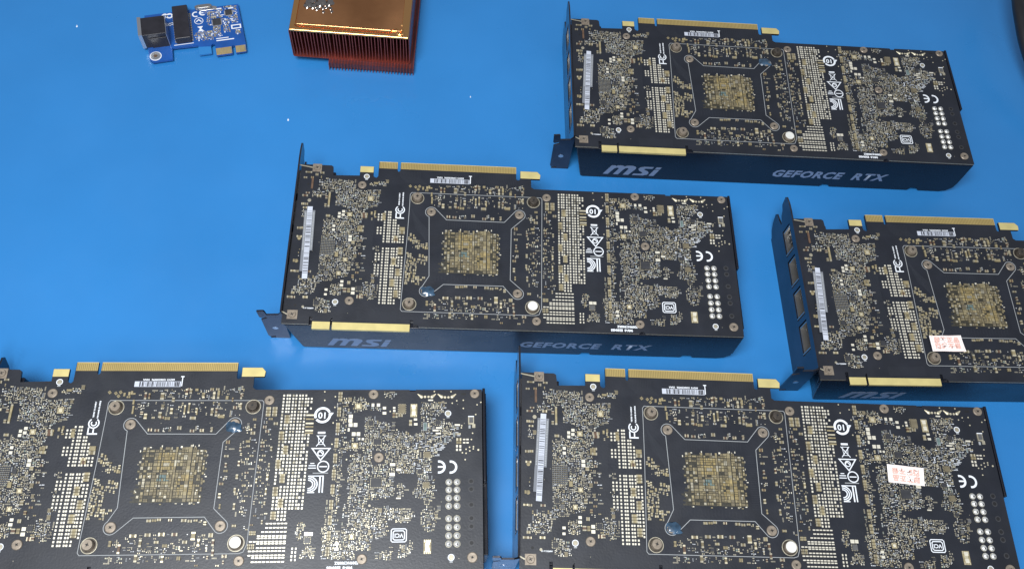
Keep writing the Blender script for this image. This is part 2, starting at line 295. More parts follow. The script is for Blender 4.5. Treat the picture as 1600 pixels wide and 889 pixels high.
PIECES=[
('chipg',44.7,84.8,3.5,3.5),('chipg',32.9,73.0,3.1,2.9),('pad',26.7,73.4,1.6,1.6),('pad',26.7,71.1,1.7,1.6),('pad',29.1,74.9,1.8,1.6),('pad',29.0,72.5,1.8,1.6),
('tan',19.8,82.7,1.2,10.4),('tan',18.0,84.4,1.4,1.9),('tan',17.9,78.6,1.3,1.9),('tan',20.1,71.3,2.6,1.4),('tan',5.1,85.0,3.4,1.1),('tan',13.5,85.1,2.6,1.4),
('tan',4.3,79.1,1.7,1.3),('tan',6.5,78.9,2.0,1.3),('tan',5.9,76.4,2.5,0.9),('tan',5.7,102.0,4.0,0.9),('tan',13.9,101.8,2.6,1.0),('tan',10.8,100.5,1.7,1.5),
('tan',4.0,98.0,2.1,1.0),('tan',8.2,98.2,1.7,1.2),('tan',6.5,87.0,2.4,0.9),('tan',47.2,95.9,2.6,1.2),('tan',42.5,73.4,2.5,1.3),('tan',42.4,71.6,2.4,1.3),
('brn',8.6,94.0,1.2,7.7),('round',7.9,81.8,2.0,2.4),('hole',6.1,93.6,1.3,1.3),('tpt',41.2,100.7,3.4,3.5),('chipg',32.6,42.1,2.8,2.6),('chipg',29.5,32.9,2.6,2.6),
('chip',19.7,35.9,3.1,3.1),('chip',22.5,32.7,2.7,2.6),('chip',22.4,28.9,2.8,2.3),('chip',18.6,13.0,3.4,3.2),('chip',42.0,23.1,3.4,3.4),('chip',28.6,51.9,2.4,3.2),
('pad',24.1,64.6,1.7,1.6),('pad',24.1,61.9,1.8,1.6),('pad',34.4,57.7,2.0,1.7),('pad',34.4,55.4,2.1,1.9),('pad',31.9,27.5,1.8,1.5),('pad',31.8,25.1,2.0,1.5),
('pad',23.3,21.9,1.7,1.4),('pad',23.2,18.9,1.6,1.3),('pad',38.7,22.9,2.0,1.8),('pad',38.7,20.3,2.1,1.8),('tan',40.7,64.7,2.8,1.4),('tan',40.6,61.8,2.8,1.4),
('tan',41.0,55.0,1.8,1.3),('tan',40.9,46.2,1.9,1.0),('tan',40.6,37.0,1.7,0.9),('tan',40.1,33.5,1.9,1.1),('tan',36.4,53.5,2.0,2.1),('tan',36.0,26.7,1.8,1.8),
('tan',34.0,21.8,2.0,2.5),('tan',36.3,21.8,1.7,2.5),('tan',35.1,35.7,1.9,2.0),('tan',27.3,45.0,2.0,2.8),('tan',3.8,62.1,2.3,1.3),('tan',6.1,62.2,2.0,1.3),
('tan',4.5,56.4,3.1,1.1),('tan',3.8,40.1,2.6,1.7),('tan',3.1,33.3,2.5,1.0),('tan',5.5,33.2,2.0,1.2),('tan',12.3,33.2,2.7,1.2),('tan',3.1,16.4,3.0,1.2),
('tan',5.3,16.4,1.8,1.1),('tan',11.9,16.6,2.9,1.3),('tan',4.6,19.2,2.0,1.4),('tan',37.9,30.8,1.4,1.9),('tan',42.2,17.9,2.2,1.9),('tan',44.1,18.0,1.6,2.0),
('round',4.5,55.2,2.7,1.4),('round',4.4,40.0,2.8,1.6),('round',11.1,10.6,1.5,1.5),('hole',6.7,11.4,1.6,1.6),('tpt',29.1,14.3,3.5,3.3),('tan',41.3,73.2,3.3,1.9),
('tan',41.6,71.7,3.3,2.0),('tan',39.7,64.0,2.9,1.9),('tan',39.7,62.1,2.9,1.5),('tan',53.5,73.2,1.8,2.4),('tan',53.6,70.9,1.9,2.3),('tan',65.0,63.8,3.2,2.3),
('tan',65.0,61.5,3.3,1.9),('tan',61.6,56.6,2.5,2.2),('tan',61.2,58.1,2.5,1.5),('blk',64.5,48.9,3.1,4.8),('blk',61.0,41.7,3.1,4.7),('blk',63.8,34.7,3.1,4.7),
('blk',60.9,27.6,3.1,4.7),('blk',63.4,20.4,3.0,4.6),('tan',82.1,84.8,0.9,4.4),('tan',81.7,89.2,1.0,2.5),('tan',87.4,92.7,1.2,3.9),('tan',89.5,92.5,0.9,3.0),
('tan',96.3,92.5,1.9,3.8),('tan',102.2,84.1,1.4,3.1),('tan',109.0,84.8,0.9,5.1),('tan',111.1,85.8,1.0,5.7),('tan',115.5,83.8,0.8,3.6),('tan',123.4,92.8,1.3,3.6),
('tan',125.7,92.9,1.2,3.7),('tan',123.4,83.5,1.2,3.9),('tan',125.6,83.0,1.1,3.8),('tan',138.2,86.8,1.2,3.8),('tan',137.9,92.6,1.0,3.3),('tan',117.9,92.9,1.3,3.0),
('tan',96.5,82.0,1.6,3.2),('tan',89.0,81.3,1.6,2.9),('tan',113.9,80.2,3.2,1.5),('tan',128.6,80.9,3.3,1.4),('tan',100.6,80.1,2.7,1.5),('tan',93.3,80.4,1.6,1.0),
('tan',97.7,80.5,2.3,1.3),('tan',92.5,73.8,2.1,1.5),('tan',96.2,73.4,2.4,1.3),('tan',107.5,74.8,2.2,1.8),('tan',114.3,73.2,2.3,1.4),('tan',119.4,73.4,2.0,1.5),
('tan',124.3,73.8,1.1,2.4),('tan',108.8,95.0,1.4,3.3),('tan',109.9,96.4,1.7,1.3),('tan',114.0,96.1,1.6,1.3),('tan',122.0,96.3,1.9,1.5),('tan',130.5,91.6,1.4,1.9),
('tan',135.4,86.0,2.2,1.6),('tan',86.8,83.1,1.5,1.6),('tan',102.3,90.5,1.4,2.3),('tan',133.5,90.6,0.8,2.2),('tan',111.0,95.2,1.3,2.5),('dia',68.4,94.7,1.4,1.6),
('dia',71.7,94.2,1.4,1.5),('dia',74.1,94.8,1.4,1.6),('dia',73.3,92.6,1.4,1.5),('tan',146.8,75.7,1.0,1.9),('tan',144.6,73.8,1.8,1.0),('tan',146.1,71.9,2.4,1.6),
('tan',144.0,67.3,2.2,1.2),('tan',144.4,64.7,1.8,0.9),('tan',140.5,63.1,1.1,2.3),('tan',141.1,60.3,1.0,1.2),('tan',146.7,59.4,1.9,0.9),('tan',144.5,57.8,1.8,0.9),
('tan',140.5,55.4,1.0,2.7),('tan',145.0,50.5,2.0,0.9),('tan',140.2,48.4,1.2,2.4),('tan',155.8,47.9,0.9,3.1),('tan',150.4,46.2,0.8,2.4),('tan',144.2,43.8,1.8,1.0),
('tan',152.1,75.1,1.8,1.5),('tan',153.6,72.8,2.1,1.5),('tan',154.8,79.6,2.1,1.1),('tan',157.7,77.0,2.2,1.4),('tan',151.7,66.6,2.0,1.1),('tan',151.9,64.6,2.2,1.0),
('tan',156.5,63.2,1.1,2.3),('tan',153.0,59.5,1.8,1.0),('tan',151.7,57.2,1.7,1.0),('tan',156.1,54.4,0.9,2.2),('tan',151.6,52.6,1.7,0.7),('tan',151.1,50.7,2.1,0.8),
('tan',133.7,66.9,2.0,1.8),('tan',133.7,59.4,2.3,1.1),('tan',133.9,54.5,1.0,2.4),('tan',134.1,51.5,2.1,1.1),('tan',132.7,44.8,1.9,1.2),('tan',146.3,79.4,1.8,1.2),
('tan',117.7,93.3,1.4,2.2),('tan',123.4,93.6,1.1,2.9),('tan',125.8,94.3,1.2,2.6),('tan',130.7,91.6,1.1,1.9),('tan',138.5,93.3,0.9,1.7),('tan',122.2,96.6,1.7,0.9),
('tan',125.0,96.4,1.8,1.2),('tan',115.1,84.5,0.9,2.6),('tan',123.5,84.5,1.2,2.3),('tan',125.7,84.5,1.1,2.6),('tan',128.5,81.4,3.6,1.3),('tan',137.6,87.1,1.4,1.5),
('tan',124.5,74.2,1.0,1.6),('tan',119.2,73.6,1.8,0.8),('blk',153.2,83.8,2.5,5.4),('blk',156.6,83.8,2.5,5.5),('tan',140.3,48.4,1.1,2.3),('tan',144.0,43.9,1.6,0.8),
('tan',150.4,46.0,0.8,1.9),('tan',155.9,48.2,1.0,2.5),('tan',139.9,41.3,1.1,2.4),('tan',140.7,39.5,1.9,1.3),('tan',145.9,38.3,1.7,0.6),('tan',153.8,38.4,1.5,0.6),
('tan',155.7,40.6,0.8,3.6),('tan',144.9,35.7,1.7,0.8),('tan',155.6,34.5,0.9,1.8),('tan',140.4,33.0,1.1,3.3),('tan',144.2,30.2,1.7,0.8),('tan',151.3,28.2,1.5,0.7),
('tan',155.2,24.9,0.8,2.0),('tan',141.6,23.2,1.8,0.8),('tan',150.1,23.5,1.7,0.7),('tan',132.7,44.7,2.1,1.1),('tan',132.5,38.6,1.3,2.4),('tan',133.2,33.1,0.9,2.4),
('tan',121.6,19.2,1.4,0.9),('tan',130.6,19.0,2.1,1.1),('tan',124.8,14.9,0.8,1.9),('tan',131.9,15.0,0.6,1.9),('tan',132.3,9.5,0.8,1.9),('tan',130.0,7.7,0.9,1.6),
('tan',138.5,8.0,1.6,0.6),('tan',125.1,3.9,1.6,0.8),('tan',135.3,3.7,1.6,0.7),('tan',138.0,5.3,0.8,1.7),('tan',122.1,26.0,1.9,0.7),('blk',150.2,19.5,1.5,2.2),
('blk',151.9,19.5,1.5,2.1),('blk',149.9,12.8,1.5,2.8),('blk',151.8,12.8,1.5,2.7),('tan',92.4,18.7,3.4,1.5),('tan',99.5,19.1,3.0,1.6),('tan',106.2,19.3,3.1,1.7),
('tan',112.6,19.2,2.9,1.6),('tan',121.9,18.3,2.1,4.1),('tan',130.5,18.6,2.2,2.0),('tan',124.8,15.1,1.3,3.7),('tan',118.1,15.4,2.4,1.5),('tan',104.2,15.5,2.3,1.3),
('tan',96.3,15.1,1.3,3.7),('tan',108.5,13.7,2.3,1.5),('tan',86.4,12.4,1.3,4.6),('tan',81.7,15.0,1.3,2.8),('tan',132.0,14.9,1.2,3.3),('tan',108.1,7.2,1.3,3.2),
('tan',116.1,7.5,1.8,1.8),('tan',138.3,8.2,2.5,1.6),('tan',95.2,7.7,1.5,3.6),('tan',132.4,9.9,1.2,3.1),('tan',98.9,26.2,2.2,1.3),('tan',101.6,26.3,2.2,1.2),
('tan',104.0,26.6,2.0,1.2),('tan',109.5,26.4,1.8,1.2),('tan',116.3,26.1,2.6,1.4),('tan',119.3,25.8,2.1,1.3),('tan',122.2,26.1,1.9,1.1),('tan',126.9,24.6,1.5,1.7),
('tan',141.4,23.2,2.2,1.3),('blk',191.1,92.2,2.1,5.6),('blk',190.9,83.5,2.0,5.5),('blk',190.7,74.8,2.0,5.5),('blk',190.5,66.3,2.0,5.4),('blk',190.3,57.9,2.0,5.3),
('blk',190.1,49.7,2.0,4.6),('blk',189.9,41.5,2.0,5.2),('blk',189.7,33.5,2.0,5.1),('blk',189.5,25.5,2.0,5.0),('blk',189.4,17.7,1.9,5.0),('blk',189.2,9.9,2.0,4.9),
('chipg',201.0,86.9,3.8,3.3),('chipg',200.2,64.8,3.5,3.1),('pad',208.9,87.5,1.5,1.8),('pad',211.9,87.5,1.8,1.8),('pad',215.2,85.8,1.8,1.5),('pad',215.3,82.9,2.0,1.5),
('pad',197.2,81.1,2.2,2.0),('pad',197.1,78.7,2.1,2.0),('pad',197.4,76.3,2.1,2.0),('pad',200.0,76.3,2.0,2.1),('pad',199.3,71.2,2.0,2.0),('pad',201.8,71.2,1.9,2.0),
('pad',196.5,73.6,1.0,1.8),('pad',220.5,85.9,1.3,1.1),('pad',220.6,84.2,1.3,1.2),('pad',204.3,68.4,1.2,1.2),('pad',202.4,68.5,1.0,1.2),('pad',220.6,54.4,2.8,1.5),
('pad',223.9,51.6,2.5,1.2),('chipt',224.8,85.3,4.3,5.5),('chip',212.1,66.7,4.5,3.6),('chip',208.2,77.0,3.2,3.0),('tan',220.4,81.6,1.3,2.6),('tan',221.9,81.6,1.1,2.6),
('tan',224.1,81.6,2.2,1.7),('chip',212.3,44.7,6.0,5.3),('chipg',200.9,17.1,2.9,2.9),('pad',193.6,13.6,1.9,1.4),('pad',193.6,11.0,2.0,1.5),('pad',223.9,51.7,2.7,1.1),
('pad',220.5,49.1,2.8,1.7),('pad',200.9,17.1,1.4,1.3),('pad',224.2,36.5,2.4,0.7),('round',209.3,32.8,1.3,1.3),('round',208.3,30.3,1.2,1.3),('round',210.2,30.4,1.2,1.1),
('chipg',231.2,84.4,3.7,7.5),('pad',231.1,86.5,2.1,2.0),('pad',231.2,82.7,2.1,2.1),('pad',232.2,79.3,1.8,1.2),('pad',232.4,76.6,1.9,1.3),('pad',258.7,68.0,1.3,0.7),
('pad',260.5,68.0,1.3,0.8),('pad',258.7,66.2,1.3,0.8),('pad',260.5,66.2,1.3,0.8),('pad',254.8,64.3,1.0,1.3),('pad',256.6,64.2,1.0,1.3),('pad',254.8,62.3,1.0,1.2),
('pad',256.6,62.3,1.0,1.2),('pad',255.0,76.1,2.9,1.0),('pad',245.0,74.5,3.2,0.9),('pad',243.2,73.1,3.2,0.9),('pad',244.7,71.4,2.8,0.9),('pad',240.3,90.3,2.7,0.8),
('chip',244.3,77.3,3.1,2.7),('chip',235.0,50.3,3.0,2.1),('chipt',238.8,59.6,3.9,3.3),('wht',237.5,75.3,2.1,4.6),('wht',248.4,67.6,1.0,2.7),('wht',253.3,70.7,0.9,2.7),
('tan',255.8,67.9,2.6,1.4),('tan',255.8,66.2,2.6,1.4),('tan',229.6,77.3,1.6,3.1),('tpt',249.9,82.7,3.6,3.8),('hole',258.5,93.9,2.6,1.2),('cnn',262.5,77.6,3.2,6.9),
('via',261.6,63.7,0.6,0.7),('via',263.7,64.0,0.7,0.7),('via',263.6,62.8,0.7,0.7),('via',261.7,61.7,0.7,0.6),('via',259.7,62.6,0.7,0.7),('via',257.7,60.7,0.7,0.7),
('via',259.7,60.4,0.7,0.7),('via',262.6,68.0,0.6,0.7),('via',265.1,82.1,0.6,0.7),('via',268.0,89.1,0.7,0.7),('via',265.9,87.7,0.7,0.7),('via',258.3,90.3,0.7,0.7),
('via',254.7,90.0,0.6,0.7),('via',252.2,88.6,0.6,0.7),('via',258.3,85.6,0.6,0.7),('via',242.3,95.4,0.7,0.7),('via',251.5,95.3,0.7,0.7),('via',259.2,56.9,0.7,0.6),
('via',263.3,71.5,0.6,0.7),('via',257.4,75.8,0.7,0.7),('via',257.2,74.6,0.7,0.7),('via',266.3,62.2,1.1,1.1),('chipt',238.5,43.2,3.6,3.3),('chip',239.0,34.2,2.6,2.2),
('chip',235.3,50.3,3.0,2.7),('chipg',239.6,11.6,3.9,7.2),('pad',239.8,13.7,2.1,1.9),('pad',239.7,10.0,2.1,1.9),('tpt',251.8,6.1,3.6,3.7),('chip',178.7,15.5,3.3,3.2),
('pad',178.0,18.7,2.1,1.9),('pad',180.3,18.7,1.9,1.8),('pad',171.5,11.5,0.7,1.1),('pad',171.5,9.7,0.7,1.1),('pad',171.4,7.8,0.8,1.1),('pad',171.4,6.0,0.8,1.0),
('pad',173.3,11.5,0.7,1.0),('pad',173.2,9.7,0.7,1.1),('pad',173.2,7.8,0.8,1.0),('pad',173.3,6.0,0.7,1.0),('arm',10.5,105.5,4.9,5.1),('arm',5.7,5.5,5.2,5.0),
('tp',234.4,92.9,2.8,3.0),('tp2',241.9,92.9,2.8,3.0),('tp',245.5,92.9,2.8,3.0),('tp2',253.0,92.9,2.8,3.0),('via',237.2,92.3,1.4,1.4),('via',239.1,92.3,1.3,1.4),
('via',248.2,92.0,1.4,1.4),('via',250.1,92.0,1.3,1.4),('via',182.4,95.2,0.7,0.7),('via',182.7,90.3,0.7,0.6),('via',188.3,92.4,0.7,0.7),('via',188.4,86.3,0.6,0.7),
('via',188.0,77.5,0.7,0.7),('via',188.1,65.7,0.7,0.7),('via',196.2,57.3,0.7,0.6),('via',194.6,73.6,0.6,0.7),('via',218.4,83.9,0.6,0.7),('via',222.3,73.5,0.7,0.7),
('via',212.2,51.0,0.6,0.7),]
# ------------------------------------------------------------------ the setting
def build_mat():
    b = MB(); b.box(-1500, -900, -3, 1500, 1900, 0, 'mat', bottom=True)
    o = b.build('table_mat'); o['kind'] = 'structure'
build_mat()

# ------------------------------------------------------------------ one graphics card, lying face down
def inside(p, x, y):
    c = False; n = len(p); j = n - 1
    for i in range(n):
        if (p[i][1] > y) != (p[j][1] > y) and x < (p[j][0] - p[i][0]) * (y - p[i][1]) / (p[j][1] - p[i][1]) + p[i][0]: c = not c
        j = i
    return c

OUTLINE = [(0, 0), (15.4, 0), (15.4, 4.7), (17.2, 4.7), (17.2, -2.9), (27.4, -2.9), (27.4, 3.2), (28.5, 4.4), (28.5, -2.9), (72.6, -2.9), (72.6, 4.2), (74.4, 4.2), (74.4, 1.4), (76.6, 1.4), (77.6, 0),
           (206, 0), (206.8, 1.1), (208.6, 1.1), (209.4, 0), (268.2, 0), (268.6, 96.6), (266.5, 96.6), (232.2, 96.4), (231.8, 95.4), (229, 95.4), (228.6, 96.4), (145.2, 96.4), (143.6, 97.6), (143.6, 104.0), (149.2, 104.0), (149.6, 107.0),
           (147.6, 109.3), (136.8, 109.3), (136.7, 103.4), (136, 102.6), (134.8, 102.6), (134.2, 103.4), (134.2, 112.1), (62.2, 112.1), (61.7, 111.6), (61.6, 105.8), (60.7, 105), (59.9, 105.8), (59.8, 112.1), (48.6, 112.1), (48.2, 111.6),
           (48.2, 101.2), (47.2, 100), (45.8, 100.6), (45.2, 101.6), (45.2, 108.2), (36.8, 108.2), (36.8, 101.2), (20.8, 100.6), (20.2, 107), (19, 107.8), (0.8, 107.8)]

def tin_ends(b, x, y, w, h, z, body='tan', t=0.32, hh=0.55, end='tin2'):
    """a ceramic capacitor or resistor: body with a metal cap at both ends of its long side"""
    if w >= h:
        e = min(w * .26, .9); b.box(x - w / 2, y - h / 2, z, x - w / 2 + e, y + h / 2, z + hh + .03, end); b.box(x + w / 2 - e, y - h / 2, z, x + w / 2, y + h / 2, z + hh + .03, end)
        b.box(x - w / 2 + e, y - h / 2 + .04, z, x + w / 2 - e, y + h / 2 - .04, z + hh, body)
    else:
        e = min(h * .26, .9); b.box(x - w / 2, y - h / 2, z, x + w / 2, y - h / 2 + e, z + hh + .03, end); b.box(x - w / 2, y + h / 2 - e, z, x + w / 2, y + h / 2, z + hh + .03, end)
        b.box(x - w / 2 + .04, y - h / 2 + e, z, x + w / 2 - .04, y + h / 2 - e, z + hh, body)

def screw_mesh(r, recess=True, k='screw', hh=0.9):
    b = MB(); b.cyl(0, 0, 0, hh * .55, r, k, 24); b.cyl(0, 0, hh * .55, hh, r, k, 24, r2=r * .86)
    return b

def add_screw(parent, x, y, r, k='screw', hh=0.8, label=None, washer=0.0, cross=True, rot=0.4):
    b = MB()
    if washer: b.cyl(x, y, 0, .25, washer, 'screwd', 28, ring=r * 1.02); b.cyl(x, y, .25, .34, washer, 'tin2', 28, ring=washer * .9)
    b.cyl(x, y, 0, hh * .6, r, k, 24); b.cyl(x, y, hh * .6, hh, r, k, 24, r2=r * .88)
    o = bevel(b.build('screw', parent, (x, y, 0)), .15, 1); o.location.z = TOP * MM
    if label: o['label'] = label
    if cross:
        q = MB(); l = r * .34
        for a in (rot, rot + math.pi / 2): q.box(-l, -r * .075, 0, l, r * .075, .03, 'screwd', rot=a)
        q.cyl(0, 0, 0, .035, r * .2, 'hole', 8)
        c = q.build('cross_recess', o); c.location = (0, 0, (hh + .004) * MM)
    return o

def make_card():
    root = empty('graphics_card', (0, 0, 0), 0, '', 'graphics card', 'graphics cards lying face down on the mat')
    T = TOP
    # --- cooler shroud: front profile (x, z) carried through the depth
    s = MB()
    prof = [(1.2, -1.7), (4.9, -19), (8.0, -33), (9.4, -34.2), (175.4, -34.2), (176, -33.0), (176.6, -31.2), (180.8, -31.2), (181.4, -33.0), (182, -34.2), (238, -34.2), (238.8, -33.0), (239.6, -31.0), (244, -31.0), (245, -33.0), (246, -34.2), (261, -34.2), (265.4, -32.6), (268.6, -28.6), (269.2, -24), (268.6, -1.7)]
    s.prism([(x, z + T) for x, z in prof][::-1] if False else [(x, z + T) for x, z in prof], -0.2, 3.2, 'shroud', axis='y')
    body = [(x, z + T) for x, z in [(1.2, -1.7), (5.2, -19), (8.4, -33), (9.6, -34.2), (262, -34.2), (267, -32), (269.0, -26), (268.8, -1.7)]]
    s.prism(body, 3.2, 96.9, 'shroud', axis='y')
    s.box(2, 96.9, T - 30, 22, 104, T - 1.7, 'shroud', True)
    s.box(22, 96.9, T - 30, 24.5, 101, T - 5, 'shroud', True)
    o = s.build('cooler_shroud', root); 
    import bmesh
    bm = bmesh.new(); bm.from_mesh(o.data); bmesh.ops.recalc_face_normals(bm, faces=bm.faces); bm.to_mesh(o.data); bm.free()
    bevel(o, 0.5, 2)
    s = MB()    # raised side rib on the right end, plus a lower slab standing out further
    s.prism([(45, 0.0 + T - 24), (97.3, T - 24), (97.3, T + .5), (45, T + .5)], 268.9, 270.4, 'shroud', axis='x')
    s.prism([(8, T - 29), (96.5, T - 29), (96.5, T - 6), (8, T - 6)], 268.7, 271.2, 'shroud', axis='x')
    bevel(s.build('shroud_rib', root), .4)
    # --- circuit board
    b = MB(); b.prism(OUTLINE, T - 1.6, T, 'pcb'); o = b.build('circuit_board', root); board = o
    b = MB()
    edge = [(x, y) for x, y in OUTLINE]
    # pale sawn edge of the laminate, seen along the front
    for x0, x1 in ((0.1, 15.3), (77.8, 205.8), (209.6, 268)):
        b.box(x0, -0.04, T - 1.0, x1, 0.0, T - 0.35, 'tin2')
    b.build('laminate_edge', board)
    # --- edge connector contacts
    def contacts(name, x0, x1, y0, y1, pitch, base='gold', line='golds'):
        c = MB(); c.box(x0, y0, T - .02, x1, y1, T + .03, base)
        n = int((x1 - x0 - .2) / pitch)
        for q in range(n): c.box(x0 + .3 + q * pitch, y0 + .2, T + .03, x0 + .3 + q * pitch + pitch * .42, y1 - .6, T + .06, line)
        c.box(x0, y1 - .25, T + .03, x1, y1, T + .05, 'goldl')
        c.box(x0, y1, T - 1.3, x1, y1 + .05, T - .1, 'goldl')
        return c.build(name, root)
    contacts('contact_row', 48.5, 59.8, 107.2, 112.1, 1.0); contacts('contact_row', 61.8, 134.2, 107.2, 112.1, 1.0)
    for x0, x1, y0, y1 in ((17.3, 27.3, -2.9, 1.6), (28.6, 72.5, -2.9, 1.5)):
        c = MB(); c.box(x0, y0 + .02, T, x1, y1, T + .05, 'goldl'); c.box(x0, y0 - .03, T - 1.5, x1, y0, T - .05, 'goldl')
        c.build('gold_bridge_tab', root)
    c = MB(); c.box(36.9, 103.8, T, 45.1, 108.1, T + .05, 'goldl'); c.box(36.9, 108.2, T - 1.4, 45.1, 108.25, T - .1, 'goldl'); c.build('gold_key_tab', root)
    c = MB(); c.prism([(136.9, 104.0), (149.1, 104.0), (149.5, 107), (147.6, 109.2), (136.9, 109.2)], T, T + .05, 'goldl', bottom=False); c.build('gold_hook_tab', root)
    # --- bracket
    b = MB()
    yh = [(20, 39.5), (43, 62), (65.5, 84), (87.5, 106)]
    ys = [6.4]; [ys.extend(p) for p in yh]; ys.append(112)
    zt, zb, h0, h1 = T + 2.4, T - 34.4, T - 2.6, T - 15
    for i in range(len(ys) - 1):
        if i % 2 == 0: b.box(-1.1, ys[i], zb, -.1, ys[i + 1], zt, 'bracket', True)
        else: b.box(-1.1, ys[i], h0, -.1, ys[i + 1], zt, 'bracket', True); b.box(-1.1, ys[i], zb, -.1, ys[i + 1], h1, 'bracket', True)
    b.prism([(112, T + 2.4), (112, T - 13.5), (117, T - 12), (119, T - 9.5), (123, T - 8), (124.6, T - 1.5), (123.5, T + .2), (118, T + 1.8)], -1.1, -.1, 'bracket', axis='x')
    b.prism([(112, T - 15), (112, T - 33), (117, T - 31), (120.5, T - 27), (123.2, T - 20.5), (122, T - 18.4), (117.5, T - 17.2)], -1.1, -.1, 'bracket', axis='x')
    o = b.build('bracket', root); bm = bmesh.new(); bm.from_mesh(o.data); bmesh.ops.remove_doubles(bm, verts=bm.verts, dist=1e-6); bmesh.ops.recalc_face_normals(bm, faces=bm.faces); bm.to_mesh(o.data); bm.free()
    brk = o
    b = MB()    # folded mounting tab with its notches and hole
    tabp = [(-.1, T + 2.4), (-2.6, T - 1.2), (-9.1, T - 1.8), (-9.6, T + 2.2), (-10.2, T + 3.4), (-14, T + 2.8), (-13.6, T - 4.6), (-12.6, T - 5.6), (-9.8, T - 4.4), (-9.2, T - 6.0), (-13, T - 8.2), (-12.6, T - 30.6), (-11.8, T - 32.4), (-8.4, T - 31.4), (-8.2, T - 33.2), (-11.6, T - 34.4), (-.1, T - 34.4)]
    b.prism(tabp, 5.4, 6.4, 'bracket', axis='y')
    b.cyl(0, 0, 0, .01, .01, 'bracket', 3)
    o = b.build('mounting_tab', brk); bm = bmesh.new(); bm.from_mesh(o.data); bmesh.ops.recalc_face_normals(bm, faces=bm.faces); bm.to_mesh(o.data); bm.free(); bevel(o, .2, 1)
    b = MB(); b.cyl(0, 0, 0, .06, 1.7, 'steel', 16); hl = b.build('screw_hole', brk); hl.location = (-6.7 * MM, 5.36 * MM, (T - 19.6) * MM); hl.rotation_euler = (math.pi / 2, 0, 0)
    for (y0, y1) in yh:
        p = MB()
        p.box(-1.3, y0 + .8, h1 + .5, 16, y0 + 1.5, h0 - .5, 'portm', True); p.box(-.6, y1 - 1.5, h1 + .5, 16, y1 - .8, h0 - .5, 'portm', True)
        p.box(-.6, y0 + 1.5, h1 + .5, 16, y1 - 1.5, h1 + 1.1, 'portm', True); p.box(-.6, y0 + 1.5, h0 - 1.1, 16, y1 - 1.5, h0 - .5, 'portm', True)
        p.box(2, y0 + 3, (h0 + h1) / 2 - .8, 15, y1 - 3, (h0 + h1) / 2 + .8, 'dark', True)
        p.build('video_port', root)
    # --- occupancy map, quarter-millimetre cells
    G = 4; NX, NY = 272 * G, 114 * G
    occ = np.ones((NX, NY), bool)
    ii = np.arange(NX)[:, None] / G; jj = np.arange(NY)[None, :] / G
    bx = (ii > 1.2) & (ii < 267.4) & (jj > .9) & (jj < 95.6); occ[bx] = False
    occ[(ii > 1.2) & (ii < 47) & (jj >= 95) & (jj < 99.6)] = False; occ[(ii > 1.2) & (ii < 19) & (jj >= 95) & (jj < 107)] = False; occ[(ii >= 47) & (ii < 143) & (jj >= 95) & (jj < 103)] = False
    def mark(x0, y0, x1, y1): occ[max(0, int(x0 * G)):int(x1 * G) + 1, max(0, int(y0 * G)):int(y1 * G) + 1] = True
    def free(x0, y0, x1, y1): return x0 > 1 and y0 > 1 and not occ[int(x0 * G):int(x1 * G) + 1, int(y0 * G):int(y1 * G) + 1].any()
    # --- screws
    SCREWS = [(38.9, 94.2, 2.6), (37.1, 15.2, 2.6), (153.1, 90.2, 2.7), (145.6, 5.8, 2.6), (209, 93.6, 2.7), (264.6, 94.0, 2.6), (213.2, 58.2, 2.7), (206.6, 5.8, 2.6), (262.6, 5.9, 2.7),
              (82.0, 76.8, 2.8), (136.0, 77.0, 2.8), (134.6, 23.2, 2.8), (80.6, 23.1, 2.8)]
    for n, (x, y, r) in enumerate(SCREWS): add_screw(root, x, y, r, rot=.3 + n * .7); mark(x - r - .6, y - r - .6, x + r + .6, y + r + .6)
    for n, (x, y) in enumerate([(73.2, 86.2), (71.6, 14.3), (144.8, 86.6)]):
        add_screw(root, x, y, 2.9, hh=3.0, washer=4.1, k=('screw', 'screw', 'screwd')[n], rot=.2 + n); mark(x - 4.6, y - 4.6, x + 4.6, y + 4.6)
    sv = add_screw(root, 143.3, 14.6, 3.2, k='screw', hh=2.4, washer=4.3, cross=False, label='spring screw capped with a round silver white seal')
    q = MB(); q.cyl(0, 0, 2.41, 2.5, 2.9, 'seal', 24); q.build('round_seal', sv); mark(138.6, 10, 148, 19.2)
    # --- solder pins of the power connector
    for c, x in enumerate((250.5, 254.8)):
        for r_, y in enumerate((44.8, 40.7, 36.4, 32.2, 25.7, 21.3, 17.0, 12.8)):
            q = MB(); q.cyl(x, y, 0, .1, 1.75, 'tin2', 18); q.dome(x, y, .1, 1.6, 1.15, 'pinm', 16, 4); q.cyl(x + .15, y - .35, .9, 1.28, .5, 'chip2', 8)
            o = smooth(q.build('solder_pin', root, (x, y, 0)), 50); o.location.z = T * MM
    for y in (45.2, 41, 32.8, 25.8, 21.6, 13.2):
        q = MB(); q.cyl(262.3, y, 0, .06, 1.6, 'dark', 16, ring=1.0); q.cyl(262.3, y, 0, .03, 1.0, 'hole', 12); q.build('plated_hole', root, (262.3, y, 0)).location.z = T * MM
    mark(248, 10, 265, 48)
    # --- silkscreen lines
    z = T + .02
    def line(name, pts, wd, closed=False, k='silk2'):
        q = MB(); q.ribbon(pts, wd, z, k, closed); q.build(name, root)
        for a in range(len(pts) - (0 if closed else 1)):
            p, p2 = pts[a], pts[(a + 1) % len(pts)]; n = int(math.dist(p, p2) / .4) + 1
            for t in range(n + 1):
                x = p[0] + (p2[0] - p[0]) * t / n; y = p[1] + (p2[1] - p[1]) * t / n; mark(x - .3, y - .3, x + .3, y + .3)
